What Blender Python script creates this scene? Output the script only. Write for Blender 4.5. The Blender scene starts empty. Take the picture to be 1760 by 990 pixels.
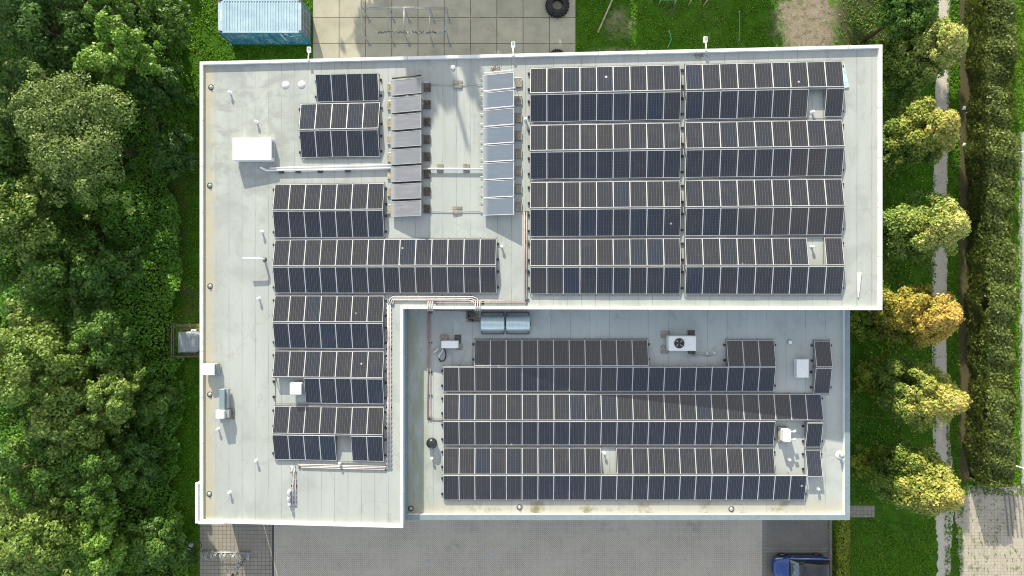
import bpy, math, random
import numpy as np
from mathutils import Vector, Matrix, Euler

R = math.radians
S = bpy.context.scene
COL = S.collection
rnd = random.Random(7)
CAMZ, F = 53.0, 1187.0
SL = 0.0737                       # the upper roof rises to the east by this much per metre
ZLOW = 8.25                       # lower roof surface


def zup(x): return 10.2 + SL * x


def up(px, py, off=0.0):          # point of the sloping upper roof seen at that place of the photograph
    xp = (px - 880) / F
    X = xp * (CAMZ - 10.2 - off) / (1 + SL * xp)
    z = zup(X) + off
    return Vector((X, -(py - 495) / F * (CAMZ - z), z))


def at(px, py, z=0.0):
    d = (CAMZ - z) / F
    return Vector(((px - 880) * d, -(py - 495) * d, z))


def low(px, py, off=0.0): return at(px, py, ZLOW + off)


# ------------------------------------------------------------------ materials
class NT:
    def __init__(self, name):
        self.m = bpy.data.materials.new(name)
        self.m.use_nodes = True
        self.t = self.m.node_tree
        self.t.nodes.clear()
        self.out = self.t.nodes.new('ShaderNodeOutputMaterial')

    def node(self, typ, **kw):
        n = self.t.nodes.new(typ)
        for k, v in kw.items(): setattr(n, k, v)
        return n

    def link(self, s, v):
        if isinstance(v, (int, float)): s.default_value = v
        elif isinstance(v, (tuple, list)):
            try: s.default_value = tuple(v) if len(v) == len(s.default_value) else tuple(v) + (1,)
            except TypeError: s.default_value = v[0]
        else: self.t.links.new(v, s)

    def pos(self): return self.node('ShaderNodeNewGeometry').outputs['Position']
    def obj(self): return self.node('ShaderNodeTexCoord').outputs['Object']
    def uv(self): return self.node('ShaderNodeTexCoord').outputs['UV']
    def island(self): return self.node('ShaderNodeNewGeometry').outputs['Random Per Island']
    def orand(self): return self.node('ShaderNodeObjectInfo').outputs['Random']

    def sep(self, v):
        n = self.node('ShaderNodeSeparateXYZ'); self.link(n.inputs[0], v)
        return n.outputs

    def vmul(self, v, s):
        n = self.node('ShaderNodeVectorMath', operation='MULTIPLY'); self.link(n.inputs[0], v); n.inputs[1].default_value = s
        return n.outputs[0]

    def vadd(self, v, w):
        n = self.node('ShaderNodeVectorMath', operation='ADD'); self.link(n.inputs[0], v); self.link(n.inputs[1], w)
        return n.outputs[0]

    def math(self, op, a, b=0.0, c=0.0, clamp=False):
        n = self.node('ShaderNodeMath', operation=op); n.use_clamp = clamp
        self.link(n.inputs[0], a); self.link(n.inputs[1], b); self.link(n.inputs[2], c)
        return n.outputs[0]

    def noise(self, v, scale, detail=3.0, rough=0.55, dist=0.0):
        n = self.node('ShaderNodeTexNoise'); self.link(n.inputs['Vector'], v)
        n.inputs['Scale'].default_value = scale; n.inputs['Detail'].default_value = detail
        n.inputs['Roughness'].default_value = rough; n.inputs['Distortion'].default_value = dist
        return n.outputs['Fac']

    def voro(self, v, scale, out='Color', feature='F1'):
        n = self.node('ShaderNodeTexVoronoi', feature=feature); self.link(n.inputs['Vector'], v)
        n.inputs['Scale'].default_value = scale
        return n.outputs[out]

    def sm(self, v, a, b, lo=0.0, hi=1.0):
        n = self.node('ShaderNodeMapRange', interpolation_type='SMOOTHSTEP')
        self.link(n.inputs[0], v)
        n.inputs[1].default_value = a; n.inputs[2].default_value = b; n.inputs[3].default_value = lo; n.inputs[4].default_value = hi
        return n.outputs[0]

    def mix(self, f, a, b, mode='MIX'):
        n = self.node('ShaderNodeMix', data_type='RGBA', blend_type=mode)
        self.link(n.inputs[0], f); self.link(n.inputs[6], a); self.link(n.inputs[7], b)
        return n.outputs[2]

    def ramp(self, f, stops, interp='LINEAR'):
        n = self.node('ShaderNodeValToRGB'); self.link(n.inputs[0], f)
        e = n.color_ramp.elements
        n.color_ramp.interpolation = interp
        while len(e) < len(stops): e.new(0.5)
        for q, (p, c) in zip(e, stops): q.position = p; q.color = tuple(c) + (1,)
        return n.outputs[0]

    def line(self, coord, pitch, width, phase=0.0):   # 1 on thin lines every pitch
        f = self.math('FRACT', self.math('MULTIPLY_ADD', coord, 1.0 / pitch, phase))
        d = self.math('ABSOLUTE', self.math('SUBTRACT', f, 0.5))
        return self.math('GREATER_THAN', d, 0.5 - 0.5 * width / pitch)

    def ell(self, xyz, cx, cy, rx, ry):               # elliptical distance, 1 at the rim
        a = self.math('DIVIDE', self.math('SUBTRACT', xyz[0], cx), rx)
        b = self.math('DIVIDE', self.math('SUBTRACT', xyz[1], cy), ry)
        return self.math('SQRT', self.math('ADD', self.math('MULTIPLY', a, a), self.math('MULTIPLY', b, b)))

    def bsdf(self, color, rough=0.7, metal=0.0, spec=0.5, coat=0.0, bump=None, bstr=0.3, bdist=0.02):
        b = self.node('ShaderNodeBsdfPrincipled')
        self.link(b.inputs['Base Color'], color); self.link(b.inputs['Roughness'], rough)
        self.link(b.inputs['Metallic'], metal); self.link(b.inputs['Specular IOR Level'], spec)
        self.link(b.inputs['Coat Weight'], coat); b.inputs['Coat Roughness'].default_value = 0.06
        if bump is not None:
            u = self.node('ShaderNodeBump'); u.inputs['Strength'].default_value = bstr; u.inputs['Distance'].default_value = bdist
            self.link(u.inputs['Height'], bump); self.t.links.new(u.outputs[0], b.inputs['Normal'])
        self.t.links.new(b.outputs[0], self.out.inputs[0])
        return self.m


def plain(name, c, rough=0.6, metal=0.0, var=0.08, scale=6.0, coat=0.0, spec=0.5):
    n = NT(name)
    p = n.pos()
    f = n.noise(p, scale, 4, 0.6)
    d = n.noise(n.vmul(p, (1, 1, 0.4)), scale * 0.3, 3)
    f = n.math('ADD', n.math('MULTIPLY', f, 0.6), n.math('MULTIPLY', d, 0.4))
    lo = tuple(max(0, x * (1 - 2.2 * var)) for x in c); hi = tuple(min(1, x * (1 + 1.2 * var)) for x in c)
    return n.bsdf(n.ramp(f, [(0.3, lo), (0.7, hi)]), rough, metal, spec, coat)


M = {}
M['white'] = plain('white painted metal', (0.78, 0.80, 0.81), 0.42, var=0.04)
def coping_mat():
    n = NT('white coping with joints'); p = n.pos(); x, y, z = n.sep(p)
    j = n.math('MAXIMUM', n.line(x, 2.95, 0.035, .21), n.line(y, 2.95, 0.035, .37))
    base = n.ramp(n.noise(p, 1.6, 5, 0.65), [(0.3, (0.64, 0.66, 0.66)), (0.6, (0.76, 0.775, 0.78))])
    base = n.mix(n.sm(n.noise(p, 5.0, 5, 0.75), 0.6, 0.75, 0, 0.4), base, (0.45, 0.45, 0.41))
    base = n.mix(n.math('MULTIPLY', j, 0.65), base, (0.22, 0.23, 0.23))
    return n.bsdf(base, 0.45)


M['coping'] = coping_mat()
M['white_dull'] = plain('weathered white sheet', (0.62, 0.64, 0.62), 0.6, var=0.1)
M['rail'] = plain('dull aluminium rail', (0.25, 0.26, 0.265), 0.5, 0.2, var=0.1)
M['alu'] = plain('bare aluminium', (0.64, 0.65, 0.66), 0.45, 0.25, var=0.05, scale=3)
M['galv'] = plain('galvanised steel', (0.42, 0.45, 0.47), 0.45, 0.35, var=0.15)
M['bluegrey'] = plain('blue grey coated metal', (0.21, 0.275, 0.31), 0.45, var=0.08)
M['wallclad'] = plain('pale blue wall cladding', (0.40, 0.50, 0.55), 0.5, var=0.07)
M['black'] = plain('black plastic', (0.02, 0.02, 0.022), 0.5, var=0.2)
M['rubber'] = plain('black rubber', (0.022, 0.023, 0.026), 0.75, var=0.3, scale=9)
M['dkgrey'] = plain('dark grey plastic', (0.07, 0.075, 0.08), 0.45, var=0.15)
M['grey'] = plain('grey plastic', (0.30, 0.33, 0.35), 0.5, var=0.12)
M['pink'] = plain('faded red conduit', (0.46, 0.36, 0.355), 0.5, var=0.2)
M['red'] = plain('red conduit', (0.55, 0.13, 0.15), 0.45, var=0.2)
M['cable'] = plain('pale conduit', (0.60, 0.55, 0.54), 0.5, var=0.12)
M['tile'] = plain('old concrete tile', (0.30, 0.28, 0.23), 0.9, var=0.3, scale=9)
M['tile_dark'] = plain('wet dark concrete tile', (0.11, 0.10, 0.09), 0.9, var=0.45, scale=12)
M['tile_tan'] = plain('lichen covered concrete tile', (0.42, 0.36, 0.24), 0.9, var=0.35, scale=9)
M['wood'] = plain('weathered grey timber', (0.26, 0.23, 0.17), 0.85, var=0.3, scale=7)
M['wood_pale'] = plain('pale timber', (0.42, 0.38, 0.27), 0.8, var=0.25, scale=7)
M['greenmetal'] = plain('green painted metal', (0.05, 0.36, 0.20), 0.5, var=0.15)
M['glass_dark'] = plain('dark window glass', (0.02, 0.025, 0.03), 0.08, var=0.1, coat=0.5)
M['bark'] = plain('tree bark', (0.13, 0.10, 0.07), 0.95, var=0.4, scale=5)
M['sheet'] = plain('pale blue plastic sheet', (0.50, 0.66, 0.70), 0.4, var=0.1)
M['carpaint'] = plain('deep blue car paint', (0.008, 0.060, 0.26), 0.28, 0.3, var=0.04, coat=1.0)
M['carblack'] = plain('gloss black car roof', (0.016, 0.02, 0.026), 0.22, var=0.05, coat=0.6)
M['windscreen'] = plain('windscreen glass', (0.16, 0.22, 0.24), 0.12, var=0.15, coat=1.0)
M['chrome'] = plain('bright trim', (0.75, 0.76, 0.78), 0.2, 0.9, var=0.03)
M['lamp'] = plain('clear lamp lens', (0.65, 0.67, 0.68), 0.15, var=0.1, coat=1.0)
M['orange'] = plain('orange number plate', (0.62, 0.30, 0.05), 0.4, var=0.03)
M['kerb'] = plain('concrete kerb', (0.25, 0.25, 0.24), 0.9, var=0.2)
M['rust'] = plain('rusty corner casting', (0.20, 0.08, 0.05), 0.8, var=0.3)


def roof_mat(name, seam, upper):
    n = NT(name)
    p = n.pos(); x, y, z = n.sep(p)
    wob = n.math('MULTIPLY', n.noise(n.vmul(p, (0.2, 0.9, 0)), 1.0, 2), 0.05)
    xx = n.math('ADD', x, wob)
    base = n.ramp(n.noise(n.vmul(p, (1.2, 0.25, 0)), 0.55, 5, 0.6), [(0.3, (0.335, 0.36, 0.35)), (0.55, (0.385, 0.415, 0.40)), (0.75, (0.42, 0.447, 0.435))] if upper else [(0.3, (0.38, 0.41, 0.40)), (0.55, (0.43, 0.465, 0.455)), (0.75, (0.465, 0.50, 0.49))])
    # bands: every weld strip was laid from another roll
    st = n.node('ShaderNodeTexWhiteNoise', noise_dimensions='1D')
    n.link(st.inputs['W'], n.math('FLOOR', n.math('MULTIPLY', xx, 1.0 / seam)))
    base = n.mix(n.math('MULTIPLY', st.outputs[0], 0.5), base, (0.375, 0.395, 0.385))
    # soft grey soiling left by standing water
    sp = n.noise(p, 0.33, 5, 0.62, 0.4)
    soil = n.sm(sp, 0.5, 0.66)
    base = n.mix(n.math('MULTIPLY', soil, 0.5), base, (0.275, 0.30, 0.295))
    blot = n.sm(n.noise(n.vmul(p, (1.0, 0.7, 0)), 0.85, 7, 0.68, 0.6), 0.54, 0.68)
    base = n.mix(n.math('MULTIPLY', blot, 0.55), base, (0.29, 0.31, 0.30))
    spk = n.sm(n.noise(p, 5.5, 3, 0.7), 0.68, 0.76)
    base = n.mix(n.math('MULTIPLY', spk, 0.35), base, (0.24, 0.24, 0.22))
    fine = n.noise(n.vmul(p, (3.0, 0.7, 0)), 2.2, 5, 0.7)
    base = n.mix(n.sm(fine, 0.5, 0.76, 0, 0.5), base, (0.34, 0.36, 0.34))
    # short scuffs and rubbed marks
    scf = n.noise(n.vmul(p, (1.0, 4.0, 0)), 1.1, 6, 0.72)
    base = n.mix(n.sm(scf, 0.6, 0.8, 0, 0.35), base, (0.40, 0.405, 0.385))
    # tide marks left where puddles dried
    tn = n.noise(p, 0.42, 2, 0.5, 0.3)
    tide = n.sm(n.math('ABSOLUTE', n.math('SUBTRACT', tn, 0.56)), 0.002, 0.012, 1, 0)
    tide = n.math('MULTIPLY', tide, n.sm(n.noise(p, 0.7, 3), 0.42, 0.6))
    base = n.mix(n.math('MULTIPLY', tide, 0.28), base, (0.25, 0.24, 0.20))
    ln = n.line(xx, seam, 0.035)
    brk = n.sm(n.noise(n.vmul(p, (2.0, 0.35, 0)), 1.3, 2), 0.38, 0.62)
    base = n.mix(n.math('MULTIPLY', n.math('MULTIPLY', ln, n.math('MULTIPLY_ADD', brk, 0.7, 0.3)), 0.75), base, (0.17, 0.19, 0.19))
    if upper:
        ln3 = n.line(y, 7.3, 0.05, 0.31)
        base = n.mix(n.math('MULTIPLY', n.math('MULTIPLY', ln3, brk), 0.35), base, (0.3, 0.3, 0.29))
        ul = n.math('MULTIPLY', n.sm(x, -14.5, -13.0, 1, 0), n.sm(n.math('ADD', y, n.math('MULTIPLY', n.noise(p, 0.5, 3), 3.0)), 5.0, 9.0))
        smu = n.sm(n.noise(n.vmul(p, (0.8, 1.3, 0)), 0.9, 6, 0.66, 0.5), 0.44, 0.62)
        base = n.mix(n.math('MULTIPLY', n.math('MULTIPLY', ul, smu), 0.8), base, (0.27, 0.285, 0.28))
        # lichen and wash-off along the low western edge
        edge = n.sm(n.math('ADD', x, n.math('MULTIPLY', n.noise(p, 0.9, 4), 0.9)), -19.15, -18.3, 1, 0)
        base = n.mix(n.math('MULTIPLY', edge, 0.75), base, (0.42, 0.38, 0.25))
        wst = n.sm(n.noise(n.vmul(p, (3.5, 0.16, 0)), 1.0, 3), 0.45, 0.7)
        nw = n.math('MULTIPLY', n.sm(y, 4.5, 9.5), n.sm(x, 0.5, 2.5, 1, 0))
        base = n.mix(n.math('MULTIPLY', n.math('MULTIPLY', wst, nw), 0.55), base, (0.30, 0.33, 0.31))
    else:
        sth = n.sm(n.math('ADD', y, n.math('MULTIPLY', n.noise(p, 0.7, 4), 0.9)), -13.7, -12.9, 1, 0)
        base = n.mix(n.math('MULTIPLY', sth, 0.55), base, (0.40, 0.375, 0.29))
        alg = n.math('MULTIPLY', n.sm(n.noise(p, 0.55, 5, 0.7), 0.5, 0.66), n.sm(y, -14.3, -13.3, 1, 0))
        base = n.mix(alg, base, (0.19, 0.18, 0.10))
        wst = n.math('MULTIPLY', n.sm(n.noise(n.vmul(p, (1.3, 0.3, 0)), 1.0, 5, 0.65), 0.36, 0.6), n.sm(n.math('ADD', x, n.math('MULTIPLY', n.noise(p, 1.3, 4), 0.8)), -5.6, -4.6, 1, 0))
        base = n.mix(n.math('MULTIPLY', wst, 0.7), base, (0.26, 0.29, 0.19))
    b = n.math('ADD', n.math('MULTIPLY', ln, 0.6), n.noise(p, 12, 4))
    return n.bsdf(base, 0.72, bump=b, bstr=0.15, bdist=0.02)


M['roof_up'] = roof_mat('pale roofing membrane', 0.86, True)
M['roof_low'] = roof_mat('grey roofing membrane', 1.27, False)


def solar_mat():
    n = NT('solar cells under glass')
    u, v, w = n.sep(n.uv())
    r = n.orand()
    base = n.ramp(r, [(0.0, (0.011, 0.016, 0.025)), (0.3, (0.014, 0.017, 0.024)), (0.55, (0.017, 0.017, 0.022)), (0.85, (0.011, 0.017, 0.028)), (1.0, (0.009, 0.017, 0.036))])
    base = n.mix(n.math('MULTIPLY', n.noise(n.uv(), 3.0, 3), 0.3), base, (0.015, 0.018, 0.024))
    lu = n.line(u, 1 / 6, 0.016, 0.5)
    base = n.mix(n.math('MULTIPLY', lu, 0.5), base, (0.15, 0.155, 0.175))
    bu = n.line(u, 1 / 18, 0.004, 0.25)
    base = n.mix(n.math('MULTIPLY', bu, 0.3), base, (0.14, 0.14, 0.16))
    lv = n.line(v, 1 / 10, 0.006, 0.5)
    base = n.mix(n.math('MULTIPLY', lv, 0.15), base, (0.16, 0.17, 0.19))
    dust = n.noise(n.pos(), 0.9, 5, 0.65)
    base = n.mix(n.sm(dust, 0.48, 0.75, 0, 0.10), base, (0.14, 0.13, 0.13))
    drop = n.math('MULTIPLY', n.sm(n.voro(n.pos(), 0.55, 'Distance'), 0.025, 0.055, 1, 0), n.sm(n.noise(n.pos(), 0.4, 2), 0.5, 0.55))
    base = n.mix(drop, base, (0.42, 0.42, 0.40))
    return n.bsdf(base, n.sm(dust, 0.3, 0.7, 0.04, 0.12), spec=0.72)


M['cells'] = solar_mat()


def collector_mat(name, cols):
    n = NT(name)
    u, v, w = n.sep(n.uv())
    base = n.ramp(n.orand(), [(0, cols[0]), (0.5, cols[1]), (1, cols[0])])
    mist = n.noise(n.vmul(n.pos(), (1.0, 5.0, 1)), 0.9, 4, 0.6)
    base = n.mix(n.sm(mist, 0.42, 0.72, 0, 0.5), base, cols[2])
    edge = n.math('MULTIPLY', n.sm(u, 0.02, 0.2, 1, 0), 0.45)
    base = n.mix(edge, base, (0.42, 0.44, 0.43))
    return n.bsdf(base, 0.28, spec=0.6)


M['collector'] = collector_mat('grey solar thermal glass', [(0.185, 0.20, 0.235), (0.20, 0.205, 0.23), (0.27, 0.28, 0.30)])
M['collector_blue'] = collector_mat('blue solar thermal glass', [(0.135, 0.17, 0.225), (0.145, 0.175, 0.22), (0.175, 0.205, 0.245)])


def leaf_mat(name, cols, trans=0.22, clump=0.62, spread=0.42, top=None, spec=0.32):
    n = NT(name)
    isl = n.island()
    cl = n.noise(n.obj(), clump, 3, 0.6)
    f = n.math('ADD', n.math('MULTIPLY', isl, spread), n.math('MULTIPLY_ADD', cl, 1.7 * (1 - spread), -0.85 * (1 - spread) + 0.5 * (1 - spread)))
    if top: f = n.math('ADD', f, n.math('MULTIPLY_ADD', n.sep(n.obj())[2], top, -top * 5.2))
    c = n.ramp(f, [(i / (len(cols) - 1), k) for i, k in enumerate(cols)])
    b = n.node('ShaderNodeBsdfPrincipled'); n.link(b.inputs['Base Color'], c); b.inputs['Roughness'].default_value = 0.45
    b.inputs['Specular IOR Level'].default_value = spec
    t = n.node('ShaderNodeBsdfTranslucent'); n.link(t.inputs[0], n.mix(0.35, c, (0.25, 0.30, 0.03)))
    m = n.node('ShaderNodeMixShader'); m.inputs[0].default_value = trans
    n.t.links.new(b.outputs[0], m.inputs[1]); n.t.links.new(t.outputs[0], m.inputs[2]); n.t.links.new(m.outputs[0], n.out.inputs[0])
    return n.m


M['leaf_mid'] = leaf_mat('mid green leaves', [(0.022, 0.062, 0.014), (0.06, 0.145, 0.022), (0.13, 0.245, 0.036), (0.32, 0.42, 0.085)])
M['leaf_dark'] = leaf_mat('dark green leaves', [(0.016, 0.052, 0.016), (0.042, 0.115, 0.022), (0.09, 0.19, 0.03), (0.2, 0.3, 0.05)])
M['leaf_light'] = leaf_mat('light green leaves', [(0.04, 0.095, 0.014), (0.1, 0.19, 0.028), (0.24, 0.33, 0.065), (0.54, 0.57, 0.21)])
M['leaf_olive'] = leaf_mat('silvery olive leaves', [(0.045, 0.09, 0.02), (0.11, 0.185, 0.038), (0.22, 0.31, 0.075), (0.5, 0.55, 0.24)])
M['leaf_bright'] = leaf_mat('bright fresh leaves', [(0.05, 0.14, 0.014), (0.11, 0.26, 0.025), (0.24, 0.4, 0.06), (0.5, 0.56, 0.18)])
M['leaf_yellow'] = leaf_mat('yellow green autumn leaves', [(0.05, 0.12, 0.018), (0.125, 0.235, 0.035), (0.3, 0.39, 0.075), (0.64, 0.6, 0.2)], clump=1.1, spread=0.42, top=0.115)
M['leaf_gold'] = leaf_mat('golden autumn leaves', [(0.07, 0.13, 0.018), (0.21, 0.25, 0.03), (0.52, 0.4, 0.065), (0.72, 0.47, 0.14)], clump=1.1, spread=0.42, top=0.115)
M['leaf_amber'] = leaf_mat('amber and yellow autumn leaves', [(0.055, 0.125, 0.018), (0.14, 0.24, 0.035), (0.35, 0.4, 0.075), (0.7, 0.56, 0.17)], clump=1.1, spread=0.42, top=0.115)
M['leaf_grass'] = leaf_mat('grass blades', [(0.04, 0.12, 0.005), (0.08, 0.21, 0.01), (0.13, 0.27, 0.02), (0.3, 0.31, 0.08)], trans=0.2, spec=0.12)
M['leaf_fallen'] = leaf_mat('fallen leaves', [(0.20, 0.15, 0.04), (0.38, 0.27, 0.06), (0.46, 0.34, 0.12), (0.30, 0.17, 0.06)], trans=0.1)
M['leaf_ygreen'] = leaf_mat('green autumn leaves turning yellow', [(0.064, 0.144, 0.015), (0.134, 0.226, 0.020), (0.252, 0.306, 0.025), (0.486, 0.450, 0.038)])
M['leaf_ivy'] = leaf_mat('low bramble and ivy leaves', [(0.032, 0.1, 0.014), (0.075, 0.2, 0.018), (0.14, 0.32, 0.03), (0.25, 0.43, 0.06)], clump=0.35)
M['leaf_hedge'] = leaf_mat('clipped beech hedge leaves', [(0.03, 0.05, 0.014), (0.09, 0.135, 0.028), (0.19, 0.245, 0.05), (0.4, 0.42, 0.13)], clump=0.45)
M['leaf_hedge_dark'] = leaf_mat('dark hedge leaves', [(0.02, 0.034, 0.012), (0.04, 0.058, 0.018), (0.065, 0.088, 0.025), (0.11, 0.12, 0.04)], clump=0.5)
M['leaf_hedge_small'] = leaf_mat('low yellowing hedge leaves', [(0.091, 0.155, 0.017), (0.182, 0.255, 0.022), (0.309, 0.364, 0.033), (0.473, 0.455, 0.055)], clump=1.2)


def ground_mat():
    n = NT('lawn and bare earth')
    p = n.pos(); c = n.sep(p)
    big = n.noise(p, 0.22, 4, 0.6); med = n.noise(p, 1.4, 5, 0.65); fine = n.noise(n.vmul(p, (1, 1.0, 1)), 9.0, 4, 0.75)
    f = n.math('ADD', n.math('MULTIPLY', med, 0.45), n.math('ADD', n.math('MULTIPLY', fine, 0.4), n.math('MULTIPLY', big, 0.15)))
    g = n.ramp(f, [(0.36, (0.016, 0.050, 0.004)), (0.48, (0.042, 0.125, 0.006)), (0.58, (0.072, 0.18, 0.010)), (0.7, (0.125, 0.23, 0.02))])
    g = n.mix(n.sm(big, 0.5, 0.75, 0, 0.5), g, (0.07, 0.085, 0.022))
    # brighter green strip by the street
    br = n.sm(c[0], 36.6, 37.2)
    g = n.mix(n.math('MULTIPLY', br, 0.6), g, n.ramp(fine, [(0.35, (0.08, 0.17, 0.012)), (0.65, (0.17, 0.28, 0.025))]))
    sand = n.ramp(n.noise(p, 2.2, 7, 0.82, 0.5), [(0.33, (0.10, 0.09, 0.055)), (0.47, (0.27, 0.225, 0.17)), (0.68, (0.40, 0.335, 0.26))])
    jag = n.math('ADD', n.math('MULTIPLY_ADD', n.noise(p, 0.7, 7, 0.8), 2.6, -1.3), n.math('MULTIPLY_ADD', n.noise(p, 3.5, 4, 0.7), 0.9, -0.45))

    def patch(g, cx, cy, rx, ry, amt, hard=0.25, col=None):
        d = n.math('ADD', n.ell(c, cx, cy, rx, ry), jag)
        k = n.math('MULTIPLY', n.sm(d, 1 - hard, 1 + hard, 1, 0), amt)
        return n.mix(k, g, col if col else sand)
    g = patch(g, 22.7, 20.2, 2.3, 3.0, 0.95, 0.35)
    g = patch(g, 23.3, 24.0, 2.4, 2.8, 0.95, 0.35)
    g = patch(g, 8.2, 20.3, 1.0, 1.1, 0.55, 0.4)
    g = patch(g, 8.6, 18.0, 2.6, 0.42, 0.7, 0.35)
    g = patch(g, 12.2, 21.6, 0.5, 0.6, 0.5, 0.5, (0.14, 0.12, 0.08))
    g = patch(g, 26.9, 20.0, 1.9, 6.0, 0.75, 0.4, (0.06, 0.055, 0.03))
    g = patch(g, -25.4, 6.5, 0.5, 7.0, 0.45, 0.5, (0.10, 0.085, 0.045))
    g = patch(g, -24.7, -1.2, 0.8, 1.6, 0.5, 0.5, (0.12, 0.11, 0.05))
    # bare earth under the wood and beside the hedge
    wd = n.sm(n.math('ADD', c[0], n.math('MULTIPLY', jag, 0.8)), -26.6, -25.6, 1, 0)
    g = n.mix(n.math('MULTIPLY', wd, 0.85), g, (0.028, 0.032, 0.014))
    he = n.math('MULTIPLY', n.sm(n.math('ADD', c[0], n.math('MULTIPLY', jag, 0.3)), 34.15, 34.45), n.sm(c[0], 37.2, 37.6, 1, 0))
    he = n.math('MULTIPLY', he, n.sm(c[1], -15.0, -14.6))
    g = n.mix(n.math('MULTIPLY', he, 0.85), g, (0.115, 0.085, 0.055))
    return n.bsdf(g, 0.95, spec=0.15, bump=n.math('ADD', fine, n.noise(p, 22, 3, 0.7)), bstr=0.8, bdist=0.06)


M['ground'] = ground_mat()


def slab_mat():
    n = NT('concrete yard slabs')
    p = n.pos(); x, y, z = n.sep(p)
    st = n.node('ShaderNodeTexWhiteNoise', noise_dimensions='2D')
    cell = n.node('ShaderNodeCombineXYZ')
    n.link(cell.inputs[0], n.math('FLOOR', n.math('MULTIPLY_ADD', x, 1 / 2.015, 15.27 / 2.015)))
    n.link(cell.inputs[1], n.math('FLOOR', n.math('MULTIPLY_ADD', y, 1 / 2.0, -20.75 / 2.0 + 20)))
    n.link(st.inputs['Vector'], cell.outputs[0])
    base = n.ramp(n.noise(p, 0.8, 6, 0.65), [(0.3, (0.36, 0.34, 0.275)), (0.52, (0.46, 0.435, 0.355)), (0.75, (0.52, 0.49, 0.40))])
    base = n.mix(n.math('MULTIPLY', st.outputs[0], 0.35), base, (0.29, 0.275, 0.225))
    base = n.mix(n.sm(n.noise(p, 3.2, 5, 0.7), 0.58, 0.8, 0, 0.5), base, (0.19, 0.18, 0.14))
    j = n.math('MAXIMUM', n.line(x, 2.015, 0.06, 15.27 / 2.015 + 0.5 - 0.5), n.line(y, 2.0, 0.06, -20.75 / 2.0 + 20))
    jn = n.math('MULTIPLY', j, n.sm(n.noise(p, 2.0, 3), 0.3, 0.5, 0.6, 1))
    base = n.mix(jn, base, (0.15, 0.14, 0.105))
    spots = n.sm(n.voro(p, 0.75, 'Distance'), 0.0, 0.09, 1, 0)
    base = n.mix(n.math('MULTIPLY', spots, 0.55), base, (0.12, 0.11, 0.08))
    return n.bsdf(base, 0.9, spec=0.25, bump=n.math('ADD', n.noise(p, 14, 4), n.math('MULTIPLY', j, -1.0)), bstr=0.3, bdist=0.02)


M['slabs'] = slab_mat()


def paver_mat(name, cols, size, mortar, herring=False, moss=0.0, bw=0.5, bh=0.5):
    n = NT(name)
    p = n.pos()
    q = p
    if herring:
        ro = n.node('ShaderNodeVectorRotate', rotation_type='Z_AXIS'); n.link(ro.inputs[0], p); ro.inputs['Angle'].default_value = R(45)
        q = ro.outputs[0]
    b = n.node('ShaderNodeTexBrick'); n.link(b.inputs['Vector'], q)
    b.inputs['Scale'].default_value = 1.0 / size; b.inputs['Brick Width'].default_value = bw; b.inputs['Row Height'].default_value = bh
    b.inputs['Mortar Size'].default_value = mortar; b.offset = 0.5 if (herring or bw != bh) else 0.0
    n.link(b.inputs['Color1'], cols[0]); n.link(b.inputs['Color2'], cols[1]); n.link(b.inputs['Mortar'], cols[2])
    base = b.outputs[0]
    if herring:
        # blocks of two bricks laid across one another: the tone flips per cell
        ck = n.node('ShaderNodeTexChecker'); n.link(ck.inputs['Vector'], q); ck.inputs['Scale'].default_value = 2.5
        base = n.mix(n.math('MULTIPLY', ck.outputs['Fac'], 0.28), base, cols[1])
        oil = n.math('MULTIPLY', n.sm(n.voro(n.vadd(p, (3.1, 1.7, 0)), 0.28, 'Distance'), 0.05, 0.22, 1, 0), n.sm(n.noise(p, 1.5, 4), 0.4, 0.65))
        base = n.mix(n.math('MULTIPLY', oil, 0.45), base, (0.10, 0.10, 0.095))
    base = n.mix(n.sm(n.noise(p, 0.35, 6, 0.62), 0.35, 0.7, 0, 0.5), base, cols[3])
    base = n.mix(n.sm(n.noise(p, 4.0, 5, 0.75), 0.55, 0.78, 0, 0.4), base, cols[2])
    if moss:
        base = n.mix(n.math('MULTIPLY', n.sm(n.noise(p, 0.9, 5, 0.7), 0.56, 0.68), moss), base, (0.07, 0.10, 0.025))
    return n.bsdf(base, 0.9, spec=0.25, bump=b.outputs['Fac'], bstr=-0.4, bdist=0.01)


M['herring'] = paver_mat('grey herringbone clinkers', [(0.54, 0.49, 0.41), (0.46, 0.42, 0.355), (0.20, 0.185, 0.16), (0.53, 0.485, 0.41)], 0.42, 0.03, True, bw=0.5, bh=0.25)
M['sett'] = paver_mat('square grey paving', [(0.32, 0.295, 0.25), (0.27, 0.25, 0.21), (0.12, 0.11, 0.09), (0.29, 0.27, 0.23)], 0.6, 0.03)
M['bay'] = paver_mat('dark parking bay clinkers', [(0.21, 0.205, 0.19), (0.17, 0.165, 0.155), (0.09, 0.085, 0.08), (0.23, 0.22, 0.20)], 0.4, 0.03, True, bw=0.5, bh=0.25)
M['band'] = paver_mat('paving band', [(0.26, 0.25, 0.235), (0.23, 0.22, 0.205), (0.12, 0.115, 0.10), (0.26, 0.25, 0.23)], 0.42, 0.04, bw=0.5, bh=0.25)
M['gutter'] = paver_mat('dark gutter strip', [(0.085, 0.09, 0.09), (0.07, 0.073, 0.073), (0.04, 0.04, 0.04), (0.10, 0.10, 0.095)], 0.42, 0.04, bw=0.5, bh=0.5)
M['brickpath'] = paver_mat('pale brick paving', [(0.44, 0.395, 0.325), (0.36, 0.325, 0.265), (0.25, 0.225, 0.175), (0.48, 0.435, 0.36)], 0.5, 0.025, moss=0.75, bw=0.5, bh=0.5)
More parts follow.
